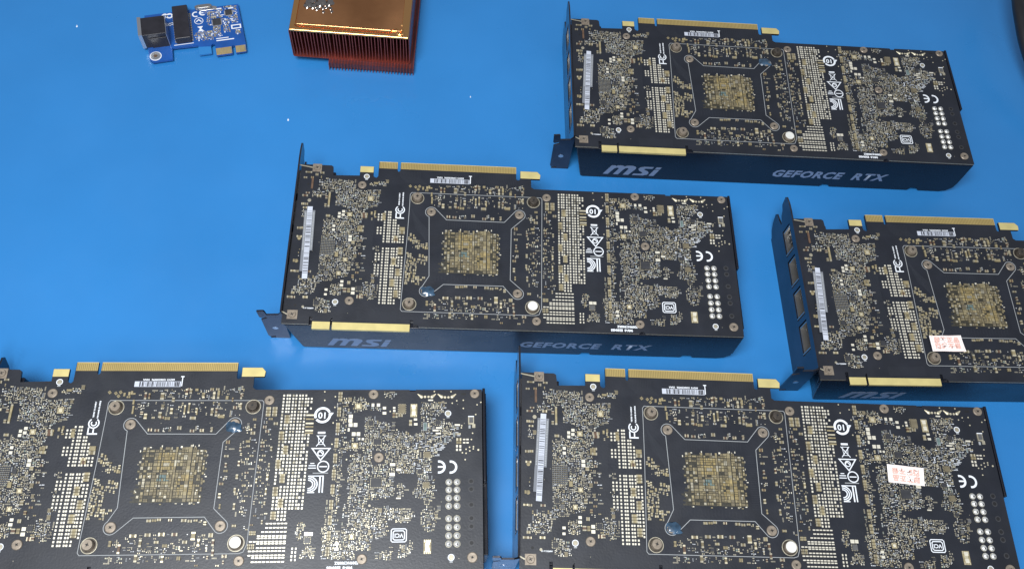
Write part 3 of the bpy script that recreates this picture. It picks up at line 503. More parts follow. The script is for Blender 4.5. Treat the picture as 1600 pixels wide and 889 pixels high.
    line('frame_outline', [(68.6, 81), (68.6, 89), (69.6, 90.3), (149.4, 90.2), (150.2, 89.2), (149.6, 60), (148.7, 14), (147.2, 10.2), (145.0, 9.5), (67.6, 9.6), (66.6, 10.8), (66.8, 18), (68.2, 60), (68.6, 81)], .3)
    def hook(cx, cy, r, a0, a1, n=10): return [(cx + r * math.cos(math.radians(a0 + (a1 - a0) * q / n)), cy + r * math.sin(math.radians(a0 + (a1 - a0) * q / n))) for q in range(n + 1)]
    path = hook(82, 76.8, 3.6, 250, 35) + [(91.4, 71.7), (126.8, 71.5)] + hook(136, 77, 3.6, 130, -50) + [(131, 67), (130.3, 32.1)] + hook(134.6, 23.2, 3.6, 50, -130) + [(126.1, 27.9), (90.9, 27.8)] + hook(80.6, 23.1, 3.6, -50, -235) + [(82.3, 33)]
    line('heatsink_outline', path + [path[0]], .33)
    for p in ((96, 22, 120, 26.5),): pass
    # --- printed marks (upside down for the viewer)
    PI = math.pi
    q = MB(); q.arc(182.1, 81.9, 3.9, 1.3, 25, 205, z); q.arc(182.1, 81.9, 3.9, 1.3, 218, 375, z)
    q.prism([(186.6, 81.2), (188, 83.2), (185.2, 83.4)], z, z + .03, 'silk'); o = q.build('recycling_period_mark', root); text_obj('numeral_ten', '10', 4.8, 'silk', o, 182.1, 81.9, z + .03, rot=PI, bold=.12)
    q = MB(); q.box(180.2, 71.5, z, 184.2, 72.6, z + .03, 'silk'); q.ribbon([(179.8, 64.6), (184.6, 70.6)], .42, z); q.ribbon([(184.6, 64.6), (179.8, 70.6)], .42, z + .01)
    q.ribbon([(180.6, 70.4), (183.8, 70.4), (183.3, 65.6), (181.1, 65.6)], .3, z + .02, closed=True); q.build('crossed_bin_mark', root)
    q = MB(); q.ribbon([(177.8, 63.4), (187.2, 63.4), (182.6, 57.0)], .62, z, closed=True); q.arc(182.4, 60.9, 1.5, .5, 0, 360, z, n=14); q.ribbon([(180.7, 60.6), (182, 62.0), (183.8, 60.2)], .5, z + .01); q.build('compliance_triangle_mark', root)
    q = MB(); q.arc(184.2, 53.6, 2.9, .6, 0, 360, z, n=24); q.box(182.2, 53.3, z, 186.2, 53.9, z + .03, 'silk'); q.box(176.6, 53.9, z, 180.3, 54.4, z + .03, 'silk'); q.box(176.4, 52.6, z, 180.5, 53.1, z + .03, 'silk'); q.box(177.4, 55.1, z, 179.5, 55.6, z + .03, 'silk'); q.box(179, 49.9, z, 187.0, 50.35, z + .03, 'silk2'); q.build('barred_circle_mark', root)
    q = MB(); q.box(176.4, 41.0, z, 184.4, 41.5, z + .03, 'silk'); q.box(176.4, 47.6, z, 186.8, 48.4, z + .03, 'silk') if False else None
    # "KC" style letters, turned half round
    q = MB()
    for dr in (0, 1.15, 2.3): q.arc(176.8, 44.2, 4.9 - dr, .62, -88, 88, z, n=16, sy=.86)
    q.box(182.6, 39.8, z, 183.4, 48.6, z + .03, 'silk'); q.box(184.2, 39.8, z, 184.9, 48.6, z + .03, 'silk'); q.ribbon([(176.8, 48.6), (184.9, 48.6)], .5, z + .01); q.ribbon([(176.8, 39.9), (180.5, 39.9)], .5, z + .01)
    q.build('korean_certification_mark', root)
    q = MB(); q.arc(245.2, 53.0, 3.0, 1.15, -100, 100, z, n=16); q.box(244.6, 52.6, z + .01, 248.0, 53.5, z + .04, 'silk'); q.arc(251.4, 52.9, 3.0, 1.15, -100, 100, z, n=16); q.build('ce_mark', root)
    q = MB()
    for k_, (hw, hh_) in enumerate(((3.9, 3.3), (2.9, 2.3))): q.ribbon([(224.9 + sx * hw - sx * (.7 if e else 0), 17.5 + sy * hh_ - sy * (0 if e else .7)) for sx, sy, e in ((1, 1, 0), (1, 1, 1), (-1, 1, 1), (-1, 1, 0), (-1, -1, 0), (-1, -1, 1), (1, -1, 1), (1, -1, 0))], .5, z, closed=True)
    o = q.build('certification_box_mark', root); text_obj('box_letters', 'VCI', 2.9, 'silk', o, 224.9, 17.5, z + .03, rot=PI, bold=.08)
    q = MB(); q.box(60.4, 71.4, z, 65.6, 72.2, z + .03, 'silk'); q.box(60.4, 72.2, z, 61.1, 75.4, z + .03, 'silk'); q.box(63, 72.2, z, 63.7, 74.6, z + .03, 'silk')
    q.arc(63, 77.6, 2.6, .65, 125, 415, z, n=20); q.arc(63, 77.6, 1.3, .6, 140, 400, z, n=14); q.build('fcc_mark', root)
    text_obj('fcc_text_line', 'TESTED TO COMPLY', .95, 'silk', root, 62.2, 85.2, z + .02, rot=PI / 2, bold=.06); text_obj('fcc_text_line', 'FOR HOME OR OFFICE', .95, 'silk', root, 64.4, 85.2, z + .02, rot=PI / 2, bold=.06)
    text_obj('board_number', 'E309NC900RZ', 1.9, 'silk', root, 199, 4.2, z + .02, rot=PI, bold=.1); text_obj('board_number', '94V-0  E330435', 2.0, 'silk', root, 195.6, 1.9, z + .02, rot=PI, bold=.12)
    text_obj('board_number', 'MSI', 1.9, 'silk', root, 203.6, 6.3, z + .02, rot=PI, bold=.1) if False else None
    text_obj('bracket_note', 'V1 P TX200W', 1.0, 'silk', root, 14.2, 9.8, z + .02, bold=.05)
    for x0, y0, x1, y1 in ((176, 37, 189.2, 89), (242, 48, 256, 58), (220, 13.4, 230, 21.8), (59.6, 70, 66.6, 92), (186.5, 1, 205.8, 5.6), (10, 9, 18, 11), (176, 62, 176.5, 90)): mark(x0, y0, x1, y1)
    # --- serial label strip near the slot contacts
    q = MB(); q.box(80.5, 98.0, z, 104.9, 101.1, z + .06, 'label'); o = q.build('serial_label', root)
    q = MB(); x = 83.0
    while x < 103.6:
        wd = random.choice((.2, .3, .45, .7)); q.box(x, 98.2, z + .06, x + wd, 100.9, z + .075, 'greylabel' if random.random() < .4 else 'ink'); x += wd + random.choice((.15, .2, .35, .6))
    q.build('barcode', o)
    text_obj('serial_number', '602V3 1506030096  10AA', 1.55, 'silk', root, 93, 102.1, z + .02, rot=PI, bold=.05)
    q = MB(); q.box(105.2, 98.4, z, 105.7, 103.6, z + .03, 'silk'); q.box(104.5, 103.6, z, 106.3, 104.2, z + .03, 'silk'); q.build('direction_tick', root)
    mark(79.5, 96.9, 107, 104)
    # --- pad grids beside the power stage: one joined mesh (several hundred small pads)
    def gz(lst): return lst
    grid = MB(); gs = 0
    blocks = [p for p in PIECES if p[0] == 'blk']
    BL = [(k, x, y, w_, h_) for k, x, y, w_, h_ in blocks]
    extra = []
    G3X = [160.7, 162.6, 163.9, 165.8, 167.4, 169.3, 170.8, 172.6, 173.9, 175.7]
    g3blk = [(163.5, 79.6, 3.6, 5.2), (161.2, 70.4, 3.4, 5.4), (164.0, 62.6, 3.4, 5.4), (160.8, 55.0, 3.4, 5.4), (163.6, 47.4, 3.4, 5.4), (160.6, 40.6, 3.4, 5.4), (163.8, 34.6, 3.4, 5.4), (160.6, 28.2, 3.4, 4.8)]
    def inblk(x, y, L, pad=.05): return any(abs(x - a) < c / 2 + pad and abs(y - b_) < d / 2 + pad for a, b_, c, d in L)
    def g3x(x, y): return x - (93 - y) * .026 + .0
    for r_ in range(37):
        y = 93 - r_ * 1.855
        if y < 25: break
        for c, x in enumerate(G3X):
            xx = x - .015 * (93 - y)
            if inblk(xx, y, g3blk): continue
            if y < 30 and c > 4: continue
            if c == 8 and (y > 91.5): continue
            if c == 9 and (y > 92 or random.random() < .12): continue
            if c >= 8 and 71.4 < y < 82.6: continue
            if c == 8 and random.random() < .3: continue
            grid.box(xx - .46, y - .54, T, xx + .46, y + .54, T + random.uniform(.12, .3), 'pad' if random.random() < .9 else 'tin2')
    rows = [24.2, 22.1, 20.0, 18.0, 16.9, 15.2, 14.2, 12.1, 10.5, 8.4, 7.2, 5.2]
    for r_, y in enumerate(rows):
        for c in range(10):
            x = 150.4 + c * 1.87
            if y > 21 and x < 157: continue
            if y > 16.8 and y < 21 and x < 153.5 + (0 if y < 18.5 else 1): continue
            if 10.5 < y < 15.5 and x < 154 and y != 15.2: continue
            if y < 8 and x < 151.5: continue
            grid.box(x - .7, y - .32, T, x + .7, y + .32, T + .16, 'pad')
    # upper left and lower left grids
    colsL = [50.3, 52.2, 54.2, 56.3, 57.5, 59.5, 60.8, 62.6, 63.9, 65.7]
    LB = []
    for k, x, y, w_, h_ in PIECES:
        if x < 70 and (k == 'blk' or (k == 'tan' and x > 50 and w_ * h_ > 5)): LB.append((x, y, w_, h_))
    for r_ in range(22):
        y = 75.6 - r_ * 1.87
        if y < 55: break
        lim = 57.6 if y > 71 else (60.9 if y > 67.5 else (63.5 if y > 60 else 66))
        lo = 53.4 if y > 65.5 else (50 if y > 60.2 else 53.6)
        if y < 74 and y > 69.0: lo = 49.5
        for x in colsL:
            if lo <= x + .6 and x <= lim + .2 and not inblk(x, y, LB, .1): grid.box(x - .45, y - .52, T, x + .45, y + .52, T + .25, 'pad')
    for r_ in range(20):
        y = 50.3 - r_ * 1.885
        for x in colsL:
            if x < 53 and not (39.5 > y > 32.5 or 47.2 > y > 42): continue
            if y < 17.5 and x > 63: continue
            if inblk(x, y, LB, .1): continue
            if y < 13: continue
            grid.box(x - .45, y - .52, T, x + .45, y + .52, T + .25, 'pad')
    o = grid.build('solder_pad_grid', root); o['kind'] = 'stuff'
    mark(157.5, 25, 176.8, 94.5); mark(149, 4, 168.4, 26); mark(53, 12.5, 66.3, 51.5); mark(49.5, 54.6, 66, 66.5); mark(53.4, 66, 58.4, 77); mark(58, 66, 61.5, 71)
    q_pieces = []
    # mixed block of pads at the right of the tall grid
    for n, y in enumerate((81.8, 79.6, 77.2, 75.3, 73.2, 71.8)):
        q = MB(); q.box(173.4, y - .42, 0, 177.6, y + .42, .3, 'tin' if n % 2 == 0 else 'tan2', rot=0); q.build('pad_bar', root, (0, 0, 0)).location.z = T * MM
    for x, y, w_, h_ in g3blk: BL.append(('blk', x, y, w_ * .8, h_ * .9))
    # --- individually placed pieces
    NAMES = {'tan': 'ceramic_capacitor', 'blk': 'capacitor_bank', 'pad': 'solder_pad', 'chip': 'chip', 'chipg': 'chip_footprint', 'chipt': 'tan_chip', 'wht': 'printed_block', 'tpt': 'test_point', 'via': 'via', 'round': 'round_pad', 'brn': 'brown_strip', 'dia': 'ceramic_capacitor', 'hole': 'board_hole', 'tp': 'solder_blob', 'tp2': 'solder_blob', 'cnn': 'fan_header', 'arm': 'bracket_foot'}
    rr = random.Random(5)
    todo = [p for p in PIECES if p[0] != 'blk'] + BL
    for k, x, y, w_, h_ in todo:
        q = MB(); x0, x1, y0, y1 = x - w_ / 2, x + w_ / 2, y - h_ / 2, y + h_ / 2; rot = 0
        if k == 'tan': tin_ends(q, x, y, w_, h_, 0, rr.choice(('tan', 'tan', 'tan2', 'brown')), hh=rr.uniform(.5, .9), end=rr.choice(('tin2', 'tin2', 'tan2', 'tin')))
        elif k == 'dia': q.box(x0, y0, 0, x1, y1, .5, 'tan2', rot=.7); q.box(x0 + .3, y0 + .3, .5, x1 - .3, y1 - .3, .55, 'tan', rot=.7)
        elif k == 'blk':
            n = 3 if h_ > 3.2 else 2
            for a in range(n):
                yy0 = y0 + h_ * a / n; yy1 = yy0 + h_ / n - .22
                q.box(x0, yy0, 0, x1, yy1, .8, rr.choice(('tan', 'tan2', 'tan2')))
                q.box(x0, yy0 + .12, .8, x0 + w_ * .22, yy1 - .12, .83, 'tin2'); q.box(x1 - w_ * .22, yy0 + .12, .8, x1, yy1 - .12, .83, 'tin2')
        elif k == 'pad': q.box(x0, y0, 0, x1, y1, .22, 'pad')
        elif k in ('chip', 'chipt'):
            kk = {'chip': rr.choice(('dark', 'dark', 'chip2')), 'chipt': 'chipt'}[k]; q.box(x0 + .25, y0 + .25, 0, x1 - .25, y1 - .25, .9, kk)
            n = max(3, int(w_ / .8)); 
            for a in range(n):
                t = (a + .5) / n
                for (px, py, pw, ph) in ((x0 + w_ * t, y0 + .1, .14, .22), (x0 + w_ * t, y1 - .1, .14, .22), (x0 + .1, y0 + h_ * t, .22, .14), (x1 - .1, y0 + h_ * t, .22, .14)): q.box(px - pw, py - ph, 0, px + pw, py + ph, .12, 'tin')
        elif k == 'chipg':
            q.box(x0, y0, 0, x1, y1, .08, 'tan2'); n = max(3, int(w_ / .9)); m_ = max(3, int(h_ / .9))
            q.box(x - w_ * .25, y - h_ * .25, .08, x + w_ * .25, y + h_ * .25, .14, 'tin')
            for a in range(n):
                t = (a + .5) / n; q.box(x0 + w_ * t - .2, y0 + .1, .08, x0 + w_ * t + .2, y0 + h_ * .2, .15, 'tin'); q.box(x0 + w_ * t - .2, y1 - h_ * .2, .08, x0 + w_ * t + .2, y1 - .1, .15, 'tin')
        elif k == 'wht': q.box(x0, y0, 0, x1, y1, .04, 'silk2'); q.box(x0 + .3, y0 + .3, .04, x1 - .3, y1 - .3, .3, 'teal')
        elif k == 'tpt': q.cyl(x, y, 0, .07, 1.75, 'silk', 18, ring=1.35); q.cyl(x, y, 0, .12, 1.25, 'tin2', 16); q.box(x - .8, y - 2.6, 0, x + .8, y - 1.8, .05, 'silk2')
        elif k == 'via': q.cyl(x, y, 0, .12, max(.42, w_ / 2), 'tin', 8)
        elif k == 'round': q.cyl(x, y, 0, .2, max(.5, (w_ + h_) / 4), 'tan2' if w_ > 2 else 'tin2', 14)
        elif k == 'brn': q.box(x0, y0, 0, x1, y1, .5, 'brown')
        elif k == 'hole': q.box(x0, y0, 0, x1, y1, .02, 'hole') if w_ > h_ * 1.4 else q.cyl(x, y, 0, .02, w_ / 2, 'hole', 14)
        elif k in ('tp', 'tp2'):
            sg = 1 if k == 'tp' else -1
            for t in range(5): q.dome(x + sg * (-1.1 + t * .5), y + .9 - t * .38, 0, .35 + .17 * t, .25 + .1 * t, 'tin', 10, 3)
        elif k == 'cnn': q.box(x0, y0 + 2.2, 0, x1, y1, .5, 'tin2'); q.box(x0 + .6, y0 + 3, .5, x1 - .6, y1 - .8, .9, 'chip2'); q.box(x0 + .2, y0, 0, x0 + 1.3, y0 + 1.8, .2, 'silk2'); q.box(x1 - 1.0, y0 + .3, 0, x1 + .7, y0 + 2.4, .4, 'tin2'); q.box(x0, y1 - .5, .5, x1, y1, .7, 'silk')
        elif k == 'arm':
            q.box(x0 - .3, y0 - .3, 0, x1 + .3, y1 + .3, .25, 'screw'); q.ribbon([(x0 - .3, y), (0.2, y + 1.4), (-.6, y + 1.6)], .7, .3, 'tin2'); q.cyl(x, y, .25, .9, 2.2, 'screw', 20, r2=1.9); q.box(x - 1, y - .2, .9, x + 1, y + .2, .92, 'hole', rot=.5); q.box(x - 1, y - .2, .9, x + 1, y + .2, .925, 'hole', rot=2.07)
        o = q.build(NAMES[k], root, (x, y, 0)); o.location.z = T * MM
        if k in ('tpt', 'tp', 'tp2', 'round'): smooth(o, 35)
        mark(x0 - .15, y0 - .15, x1 + .15, y1 + .15)
    # --- processor back: tight rows of small ceramic capacitors
    die = MB(); rr = random.Random(21)
    zones = [(98.6, 52.0, 107.2, 61.4, 'amber'), (109.6, 38.4, 117, 49.5, 'amber'), (98.6, 45.6, 105, 49.6, 'teal')]
    for a in range(26):      # ragged ground of fine copper under the parts
        yy = 35.4 + a * 1.08; die.box(90.4 + rr.uniform(-1.6, 1.4) - (1.6 if a < 7 else 0), yy, T, 122.8 + rr.uniform(-1.2, 1.2), yy + 1.0, T + .05, 'under')
    cols = []; x = 90.8
    while x < 122.6:
        wd = rr.choice((.9, 1.25, 1.25, 1.7, 2.1)); cols.append((x, wd, rr.random() < .22)); x += wd + rr.choice((.22, .28, .28, .6))
    rows = []; y = 35.8
    while y < 63.4:
        hh = rr.choice((.8, 1.0, 1.3, 1.6)); rows.append((y, hh)); y += hh + rr.choice((.24, .3, .5))
    def piece(x, y, wd, hh):
        k = rr.choice(('tan', 'tan2', 'tan', 'tan2', 'tan', 'chipt', 'tin2'))
        for a, c, d, e, kk in zones:
            if a < x < d and c < y < e and rr.random() < .7: k = kk
        ht = rr.uniform(.35, .7); die.box(x, y, T + .05, x + wd, y + hh, T + ht, k)
        if wd > hh and wd > 1.1: die.box(x + wd * .3, y, T + ht, x + wd * .36, y + hh, T + ht + .02, 'dark'); die.box(x + wd * .66, y, T + ht, x + wd * .72, y + hh, T + ht + .02, 'dark')
    for n, (x, wd, long) in enumerate(cols):
        edge = n < 3 or n > len(cols) - 4
        for m, (y, hh) in enumerate(rows):
            if rr.random() < (.34 if edge or m in (0, len(rows) - 1) else .06): continue
            if long:
                piece(x, y - .1, wd * .8, hh + .25); continue
            if wd > 1.1 and rr.random() < .35:
                piece(x, y, wd * .44, hh); piece(x + wd * .54, y, wd * .44, hh)
            elif hh > 1.1 and rr.random() < .3:
                piece(x, y, wd, hh * .42); piece(x, y + hh * .55, wd, hh * .42)
            else: piece(x, y, wd, hh)
            if edge and rr.random() < .07: die.cyl(x + wd / 2, y + hh / 2, T + .7, T + .75, .34, 'pad', 6)
    for a in range(34):
        sd = a % 4; t = rr.uniform(0, 1)
        px = 90.5 + 32 * t if sd < 2 else (89.4 if sd == 2 else 123.4) + rr.uniform(-.6, .6); py = (34.6 if sd == 0 else 64.4) + rr.uniform(-.5, .5) if sd < 2 else 36 + 27 * t
        die.box(px, py, T, px + rr.choice((.5, 1.0)), py + rr.choice((.5, 1.0)), T + .3, rr.choice(('tin2', 'tan2', 'pad')))
    o = die.build('processor_capacitor_field', root); o['kind'] = 'stuff'; mark(88, 34, 124.5, 65)
    # --- everything smaller: packed surface-mount parts, vias and print
    S = MB(); rr = random.Random(77)
    def comp(kind, x, y):
        u = rr.random(); z0 = T
        if kind == 'w': u = rr.choice((rr.uniform(.0, .62), rr.uniform(.62, .9)))
        if kind == 't':
            v = rr.random() < .65; wd, hh = (1.1, 1.9) if v else (1.8, 1.1)
            if rr.random() < .35: wd, hh = wd * .7, hh * .7
            if not free(x, y, x + wd, y + hh): return
            tin_ends(S, x + wd / 2, y + hh / 2, wd, hh, z0, rr.choice(('tan', 'tan2', 'tan2')), hh=.6, end=rr.choice(('tin2', 'tan2', 'tin2', 'tin'))); mark(x - .05, y - .05, x + wd + .05, y + hh + .05); return
        if u < .40:       # two-pad part
            v = rr.random() < .5; a, c = rr.choice(((1.2, .6), (1.2, .6), (1.0, .5), (1.7, .9))); wd, hh = (c, a) if v else (a, c)
            if not free(x, y, x + wd, y + hh): return
            e = rr.choice(('tin2', 'tin2', 'tin', 'tin2', 'pad', 'pinm')); bd = rr.choice(('tan', 'dark', 'dark', 'dark', 'tan', 'teal'))
            tin_ends(S, x + wd / 2, y + hh / 2, wd, hh, z0, bd, hh=.35, end=e); mark(x, y, x + wd, y + hh)
        elif u < .62:     # via or bead
            r = rr.choice((.22, .28, .28, .36))
            if not free(x, y, x + 2 * r, y + 2 * r): return
            S.cyl(x + r, y + r, z0, z0 + .12, r, rr.choice(('pad', 'tin', 'pinm', 'tan2')), 6); mark(x, y, x + 2 * r, y + 2 * r)
        elif u < .74:     # print: reference designator or outline
            v = rr.random() < .35; wd, hh = rr.choice(((1.8, .5), (2.6, .55), (1.3, .4)));
            if v: wd, hh = hh, wd
            if not free(x, y, x + wd, y + hh): return
            n = int(max(wd, hh) / .42)
            for a in range(n):
                if wd > hh: S.box(x + a * .42, y, z0, x + a * .42 + .27, y + hh * rr.uniform(.7, 1), z0 + .03, 'silk' if kind == 'w' or rr.random() < .35 else 'silk2')
                else: S.box(x, y + a * .42, z0, x + wd * rr.uniform(.7, 1), y + a * .42 + .27, z0 + .03, 'silk2')
            mark(x, y, x + wd, y + hh)
        elif u < .86:     # bare pad pair
            c = rr.choice((.45, .6, .75)); v = rr.random() < .5; wd, hh = (c, c * 2.4) if v else (c * 2.4, c)
            if not free(x, y, x + wd, y + hh): return
            k = rr.choice(('tin', 'tin', 'tin2', 'silk')) if kind == 'w' else rr.choice(('tin', 'tin2', 'tin2', 'tan2'))
            S.box(x, y, z0, x + c, y + c, z0 + .1, k); S.box(x + wd - c, y + hh - c, z0, x + wd, y + hh, z0 + .1, k); mark(x, y, x + wd, y + hh)
        elif u < .93:     # row of pins
            n = rr.choice((4, 5, 6)); v = rr.random() < .5; wd, hh = (.7, n * .5) if v else (n * .5, .7)
            if not free(x, y, x + wd, y + hh): return
            for a in range(n):
                if v: S.box(x, y + a * .5, z0, x + wd, y + a * .5 + .27, z0 + .1, 'tin2')
                else: S.box(x + a * .5, y, z0, x + a * .5 + .27, y + hh, z0 + .1, 'tin2')
            mark(x, y, x + wd, y + hh)
        else:             # small chip
            c = rr.choice((1.6, 2.0, 2.4))
            if not free(x, y, x + c, y + c): return
            S.box(x + .3, y + .3, z0, x + c - .3, y + c - .3, z0 + .6, rr.choice(('dark', 'chip2', 'chipt')))
            n = int(c / .5)
            for a in range(n):
                S.box(x + .1 + a * .5, y, z0, x + .32 + a * .5, y + .28, z0 + .12, 'tin'); S.box(x + .1 + a * .5, y + c - .28, z0, x + .32 + a * .5, y + c, z0 + .12, 'tin')
            mark(x, y, x + c, y + c)
    for kind, dens, p in FILLS:
        xs = [a[0] for a in p]; ysr = [a[1] for a in p]; x0, x1, y0, y1 = min(xs), max(xs), min(ysr), max(ysr); area = (x1 - x0) * (y1 - y0)
        if kind == 'g':
            yy = y0
            while yy < y1:
                xx = x0
                while xx < x1:
                    S.box(xx, yy, T, xx + .45, yy + .3, T + .1, 'tan2' if rr.random() < .6 else 'tin2'); xx += .95
                S.box(x0, yy + .45, T, x1, yy + .55, T + .03, 'silk2'); yy += 1.1
            mark(x0, y0, x1, y1); continue
        kd = {'s': 'd'}.get(kind, kind); n = int(area * (3.9 if kind != 's' else (1.6 * dens if dens > .4 else .22)) * (dens if kind != 's' else 1))
        if kind == 't': n = int(area * 4)
        for _ in range(n):
            x, y = rr.uniform(x0, x1), rr.uniform(y0, y1)
            if inside(p, x, y): comp(kd, round(x * 4) / 4, round(y * 4) / 4)
    # stray vias over the bare parts of the board
    for _ in range(90):
        x, y = rr.uniform(3, 265), rr.uniform(4, 94)
        if 86 < x < 130 and 28 < y < 71: continue
        if free(x - .5, y - .5, x + .9, y + .9): S.cyl(x + .2, y + .2, T, T + .05, .2, 'tin2', 6)
    o = S.build('surface_mount_parts', root); o['kind'] = 'stuff'
    # fine copper traces fanning under the mask towards the slot
    tr = MB()
    for a in range(13): tr.ribbon([(69.6 + a * .25, 79 - a * 1.15), (72.5 + a * .35, 73.5 - a * 1.05), (80.4, 64 - a * .75)], .22, T + .001, 'trace', h=.01)
    for a in range(22): tr.ribbon([(92 + a * 1.45, 65.8 + (a % 3) * .5), (92 + a * 1.45, 70.6)], .2, T + .001, 'trace', h=.01)
    for a in range(24): tr.ribbon([(125.6, 34.5 + a * 1.25), (129.4, 34.5 + a * 1.25)], .22, T + .001, 'trace', h=.01)
    for a in range(20): tr.ribbon([(86 + a * 1.9, 29.2 + (a % 4) * .4), (86 + a * 1.9, 33.6)], .2, T + .001, 'trace', h=.01)
    for a in range(9): tr.ribbon([(42, 3.2 + a * .62), (50 + a * .8, 3.2 + a * .62), (64.5, 3.4 + a * .7)], .2, T + .001, 'trace', h=.01)
    for a in range(14): tr.ribbon([(61.8 + a * .95, 105.8), (61.8 + a * .95, 102 - a * .12), (66 + a * .95, 97.4 - a * .05)], .2, T + .001, 'trace', h=.01)
    for a in range(18): tr.ribbon([(108 + a * 1.5, 106.2), (108 + a * 1.5, 102.4), (110.5 + a * 1.4, 98.6)], .2, T + .001, 'trace', h=.01)
    for a in range(10): tr.ribbon([(41.6 + a * .7, 74 - a * .3), (43 + a * .5, 56), (42 + a * .7, 30 + a * .4)], .2, T + .001, 'trace', h=.01)
    o = tr.build('copper_traces', board); o['kind'] = 'stuff'
    # --- lettering on the side of the shroud
    lg = MB(); yf0, yf1 = -0.26, -0.2
    Mm = [(23.8, -30.0), (26.7, -30.0), (30.4, -23.5), (31.8, -22.0), (33.0, -22.4), (33.0, -23.8), (31.0, -29.9), (34.2, -30.0), (36.4, -23.9), (37.8, -22.3), (39.3, -22.7), (39.0, -24.5), (37.0, -30.0), (41.6, -30.1), (44.6, -23.6), (44.5, -21.2), (42.7, -19.8), (38.8, -19.3), (36.4, -19.7), (35.2, -20.6), (33.2, -19.7), (31.5, -19.7), (30.4, -20.3), (29.9, -19.7), (26.6, -19.8)]
    Mm = [(23.0, -30.0), (26.4, -30.0), (29.6, -23.4), (30.9, -22.2), (32.2, -22.2), (32.8, -23.0), (32.4, -24.2), (30.0, -30.0), (33.4, -30.0), (36.2, -23.6), (37.4, -22.2), (38.8, -22.2), (39.4, -23.0), (39.0, -24.2), (36.7, -30.1), (40.4, -30.1), (43.9, -23.4), (44.4, -21.6), (43.7, -20.2), (42, -19.4), (39.2, -19.3), (37.4, -19.7), (36.4, -20.5), (35.3, -19.7), (33.6, -19.4), (31.8, -19.6), (30.6, -20.4), (30.0, -19.7), (27.4, -19.8)]
    Ss = [(43.0, -30.1), (50.6, -30.1), (53.2, -28.9), (53.9, -26.9), (53.0, -25.0), (50.4, -23.4), (49.9, -22.4), (51.0, -21.8), (55.2, -21.8), (56.0, -19.8), (49.6, -19.8), (46.9, -20.8), (46.0, -22.6), (46.9, -24.6), (49.2, -26.3), (49.6, -27.5), (48.4, -28.3), (43.8, -28.3)]
    I1 = [(54.4, -30.1), (57.8, -30.1), (60.3, -23.0), (56.9, -23.0)]; I2 = [(57.1, -22.3), (60.5, -22.3), (61.3, -19.9), (57.9, -19.9)]
    for nm, pg in (('m', Mm), ('s', Ss), ('i', I1), ('d', I2)): lg.prism([(x, z_ + T) for x, z_ in pg][::-1], yf0, yf1, 'logo', axis='y')
    o = lg.build('brand_logo', root); bm = bmesh.new(); bm.from_mesh(o.data); bmesh.ops.triangulate(bm, faces=bm.faces); bmesh.ops.recalc_face_normals(bm, faces=bm.faces); bm.to_mesh(o.data); bm.free()
    text_obj('series_lettering', 'GEFORCE', 10.6, 'logo', root, 161.2, -0.26, T - 20.8, sx=.98, shear=.18, bold=.42, upright=True, spacing=1.1)
    text_obj('series_lettering', 'RTX', 10.6, 'logo', root, 204.0, -0.26, T - 20.8, sx=1.0, shear=.18, bold=.42, upright=True, spacing=1.2)
    return root

card = make_card()
def copy_tree(o, parent=None):
    c = o.copy(); COL.objects.link(c); c.parent = parent
    for ch in list(o.children): copy_tree(ch, c)
    return c

CARDS = [
    ((24.71, 346.86), 0.15624, 'black graphics card at the top right, farthest from the viewer, whole in the picture', 1),
    ((-125.16, 190.77), 0.15750, 'black graphics card in the middle, between the copper heatsink and the two lower cards', 2),
    ((-252.98, 28.53), 0.18332, 'black graphics card at the lower left, its bracket end cut off by the left edge', 3),
    ((185.30, 214.41), 0.16935, 'black graphics card cut off by the right edge, video ports showing, sticker near its processor', 4),
    ((28.98, 79.99), 0.14603, 'black graphics card at the lower right, pink and white sticker on its right half', 5)]

def barcode(parent, ax, ay, bx_, by_, wd):
    dx, dy = bx_ - ax, by_ - ay; L = math.hypot(dx, dy); an = math.atan2(dy, dx)
    q = MB(); q.box(2.6, -wd * .5 - 1.6, .0, L * .62, wd * .5 + 1.7, .05, 'greylabel'); q.box(L * .62, -wd * .5 - 1.7, 0, L * .9, wd * .3, .05, 'greylabel'); q.box(0, -wd / 2, .05, L, wd / 2, .11, 'label')
    o = q.build('barcode_label', parent); o.location = (ax * MM, ay * MM, (TOP + .95) * MM); o.rotation_euler = (0, 0, an)
    q = MB(); x = 3.2; rn = random.Random(int(ax * 10))
    while x < L - 3.5:
        t = rn.choice((.2, .3, .45, .6)); q.box(x, -wd / 2 + .15, .11, x + t, wd / 2 - .15, .125, 'ink' if rn.random() < .45 else 'greylabel'); x += t + rn.choice((.2, .35, .5, .9))
    for side in (-1, 1):
        x = 4
        while x < L * .6:
            t = rn.uniform(.3, .9); y0 = wd / 2 + .5 if side > 0 else -wd / 2 - 1.2; q.box(x, y0, .051, x + t, y0 + .75, .065, 'silk2'); x += t + .3
    q.build('barcode_print', o)

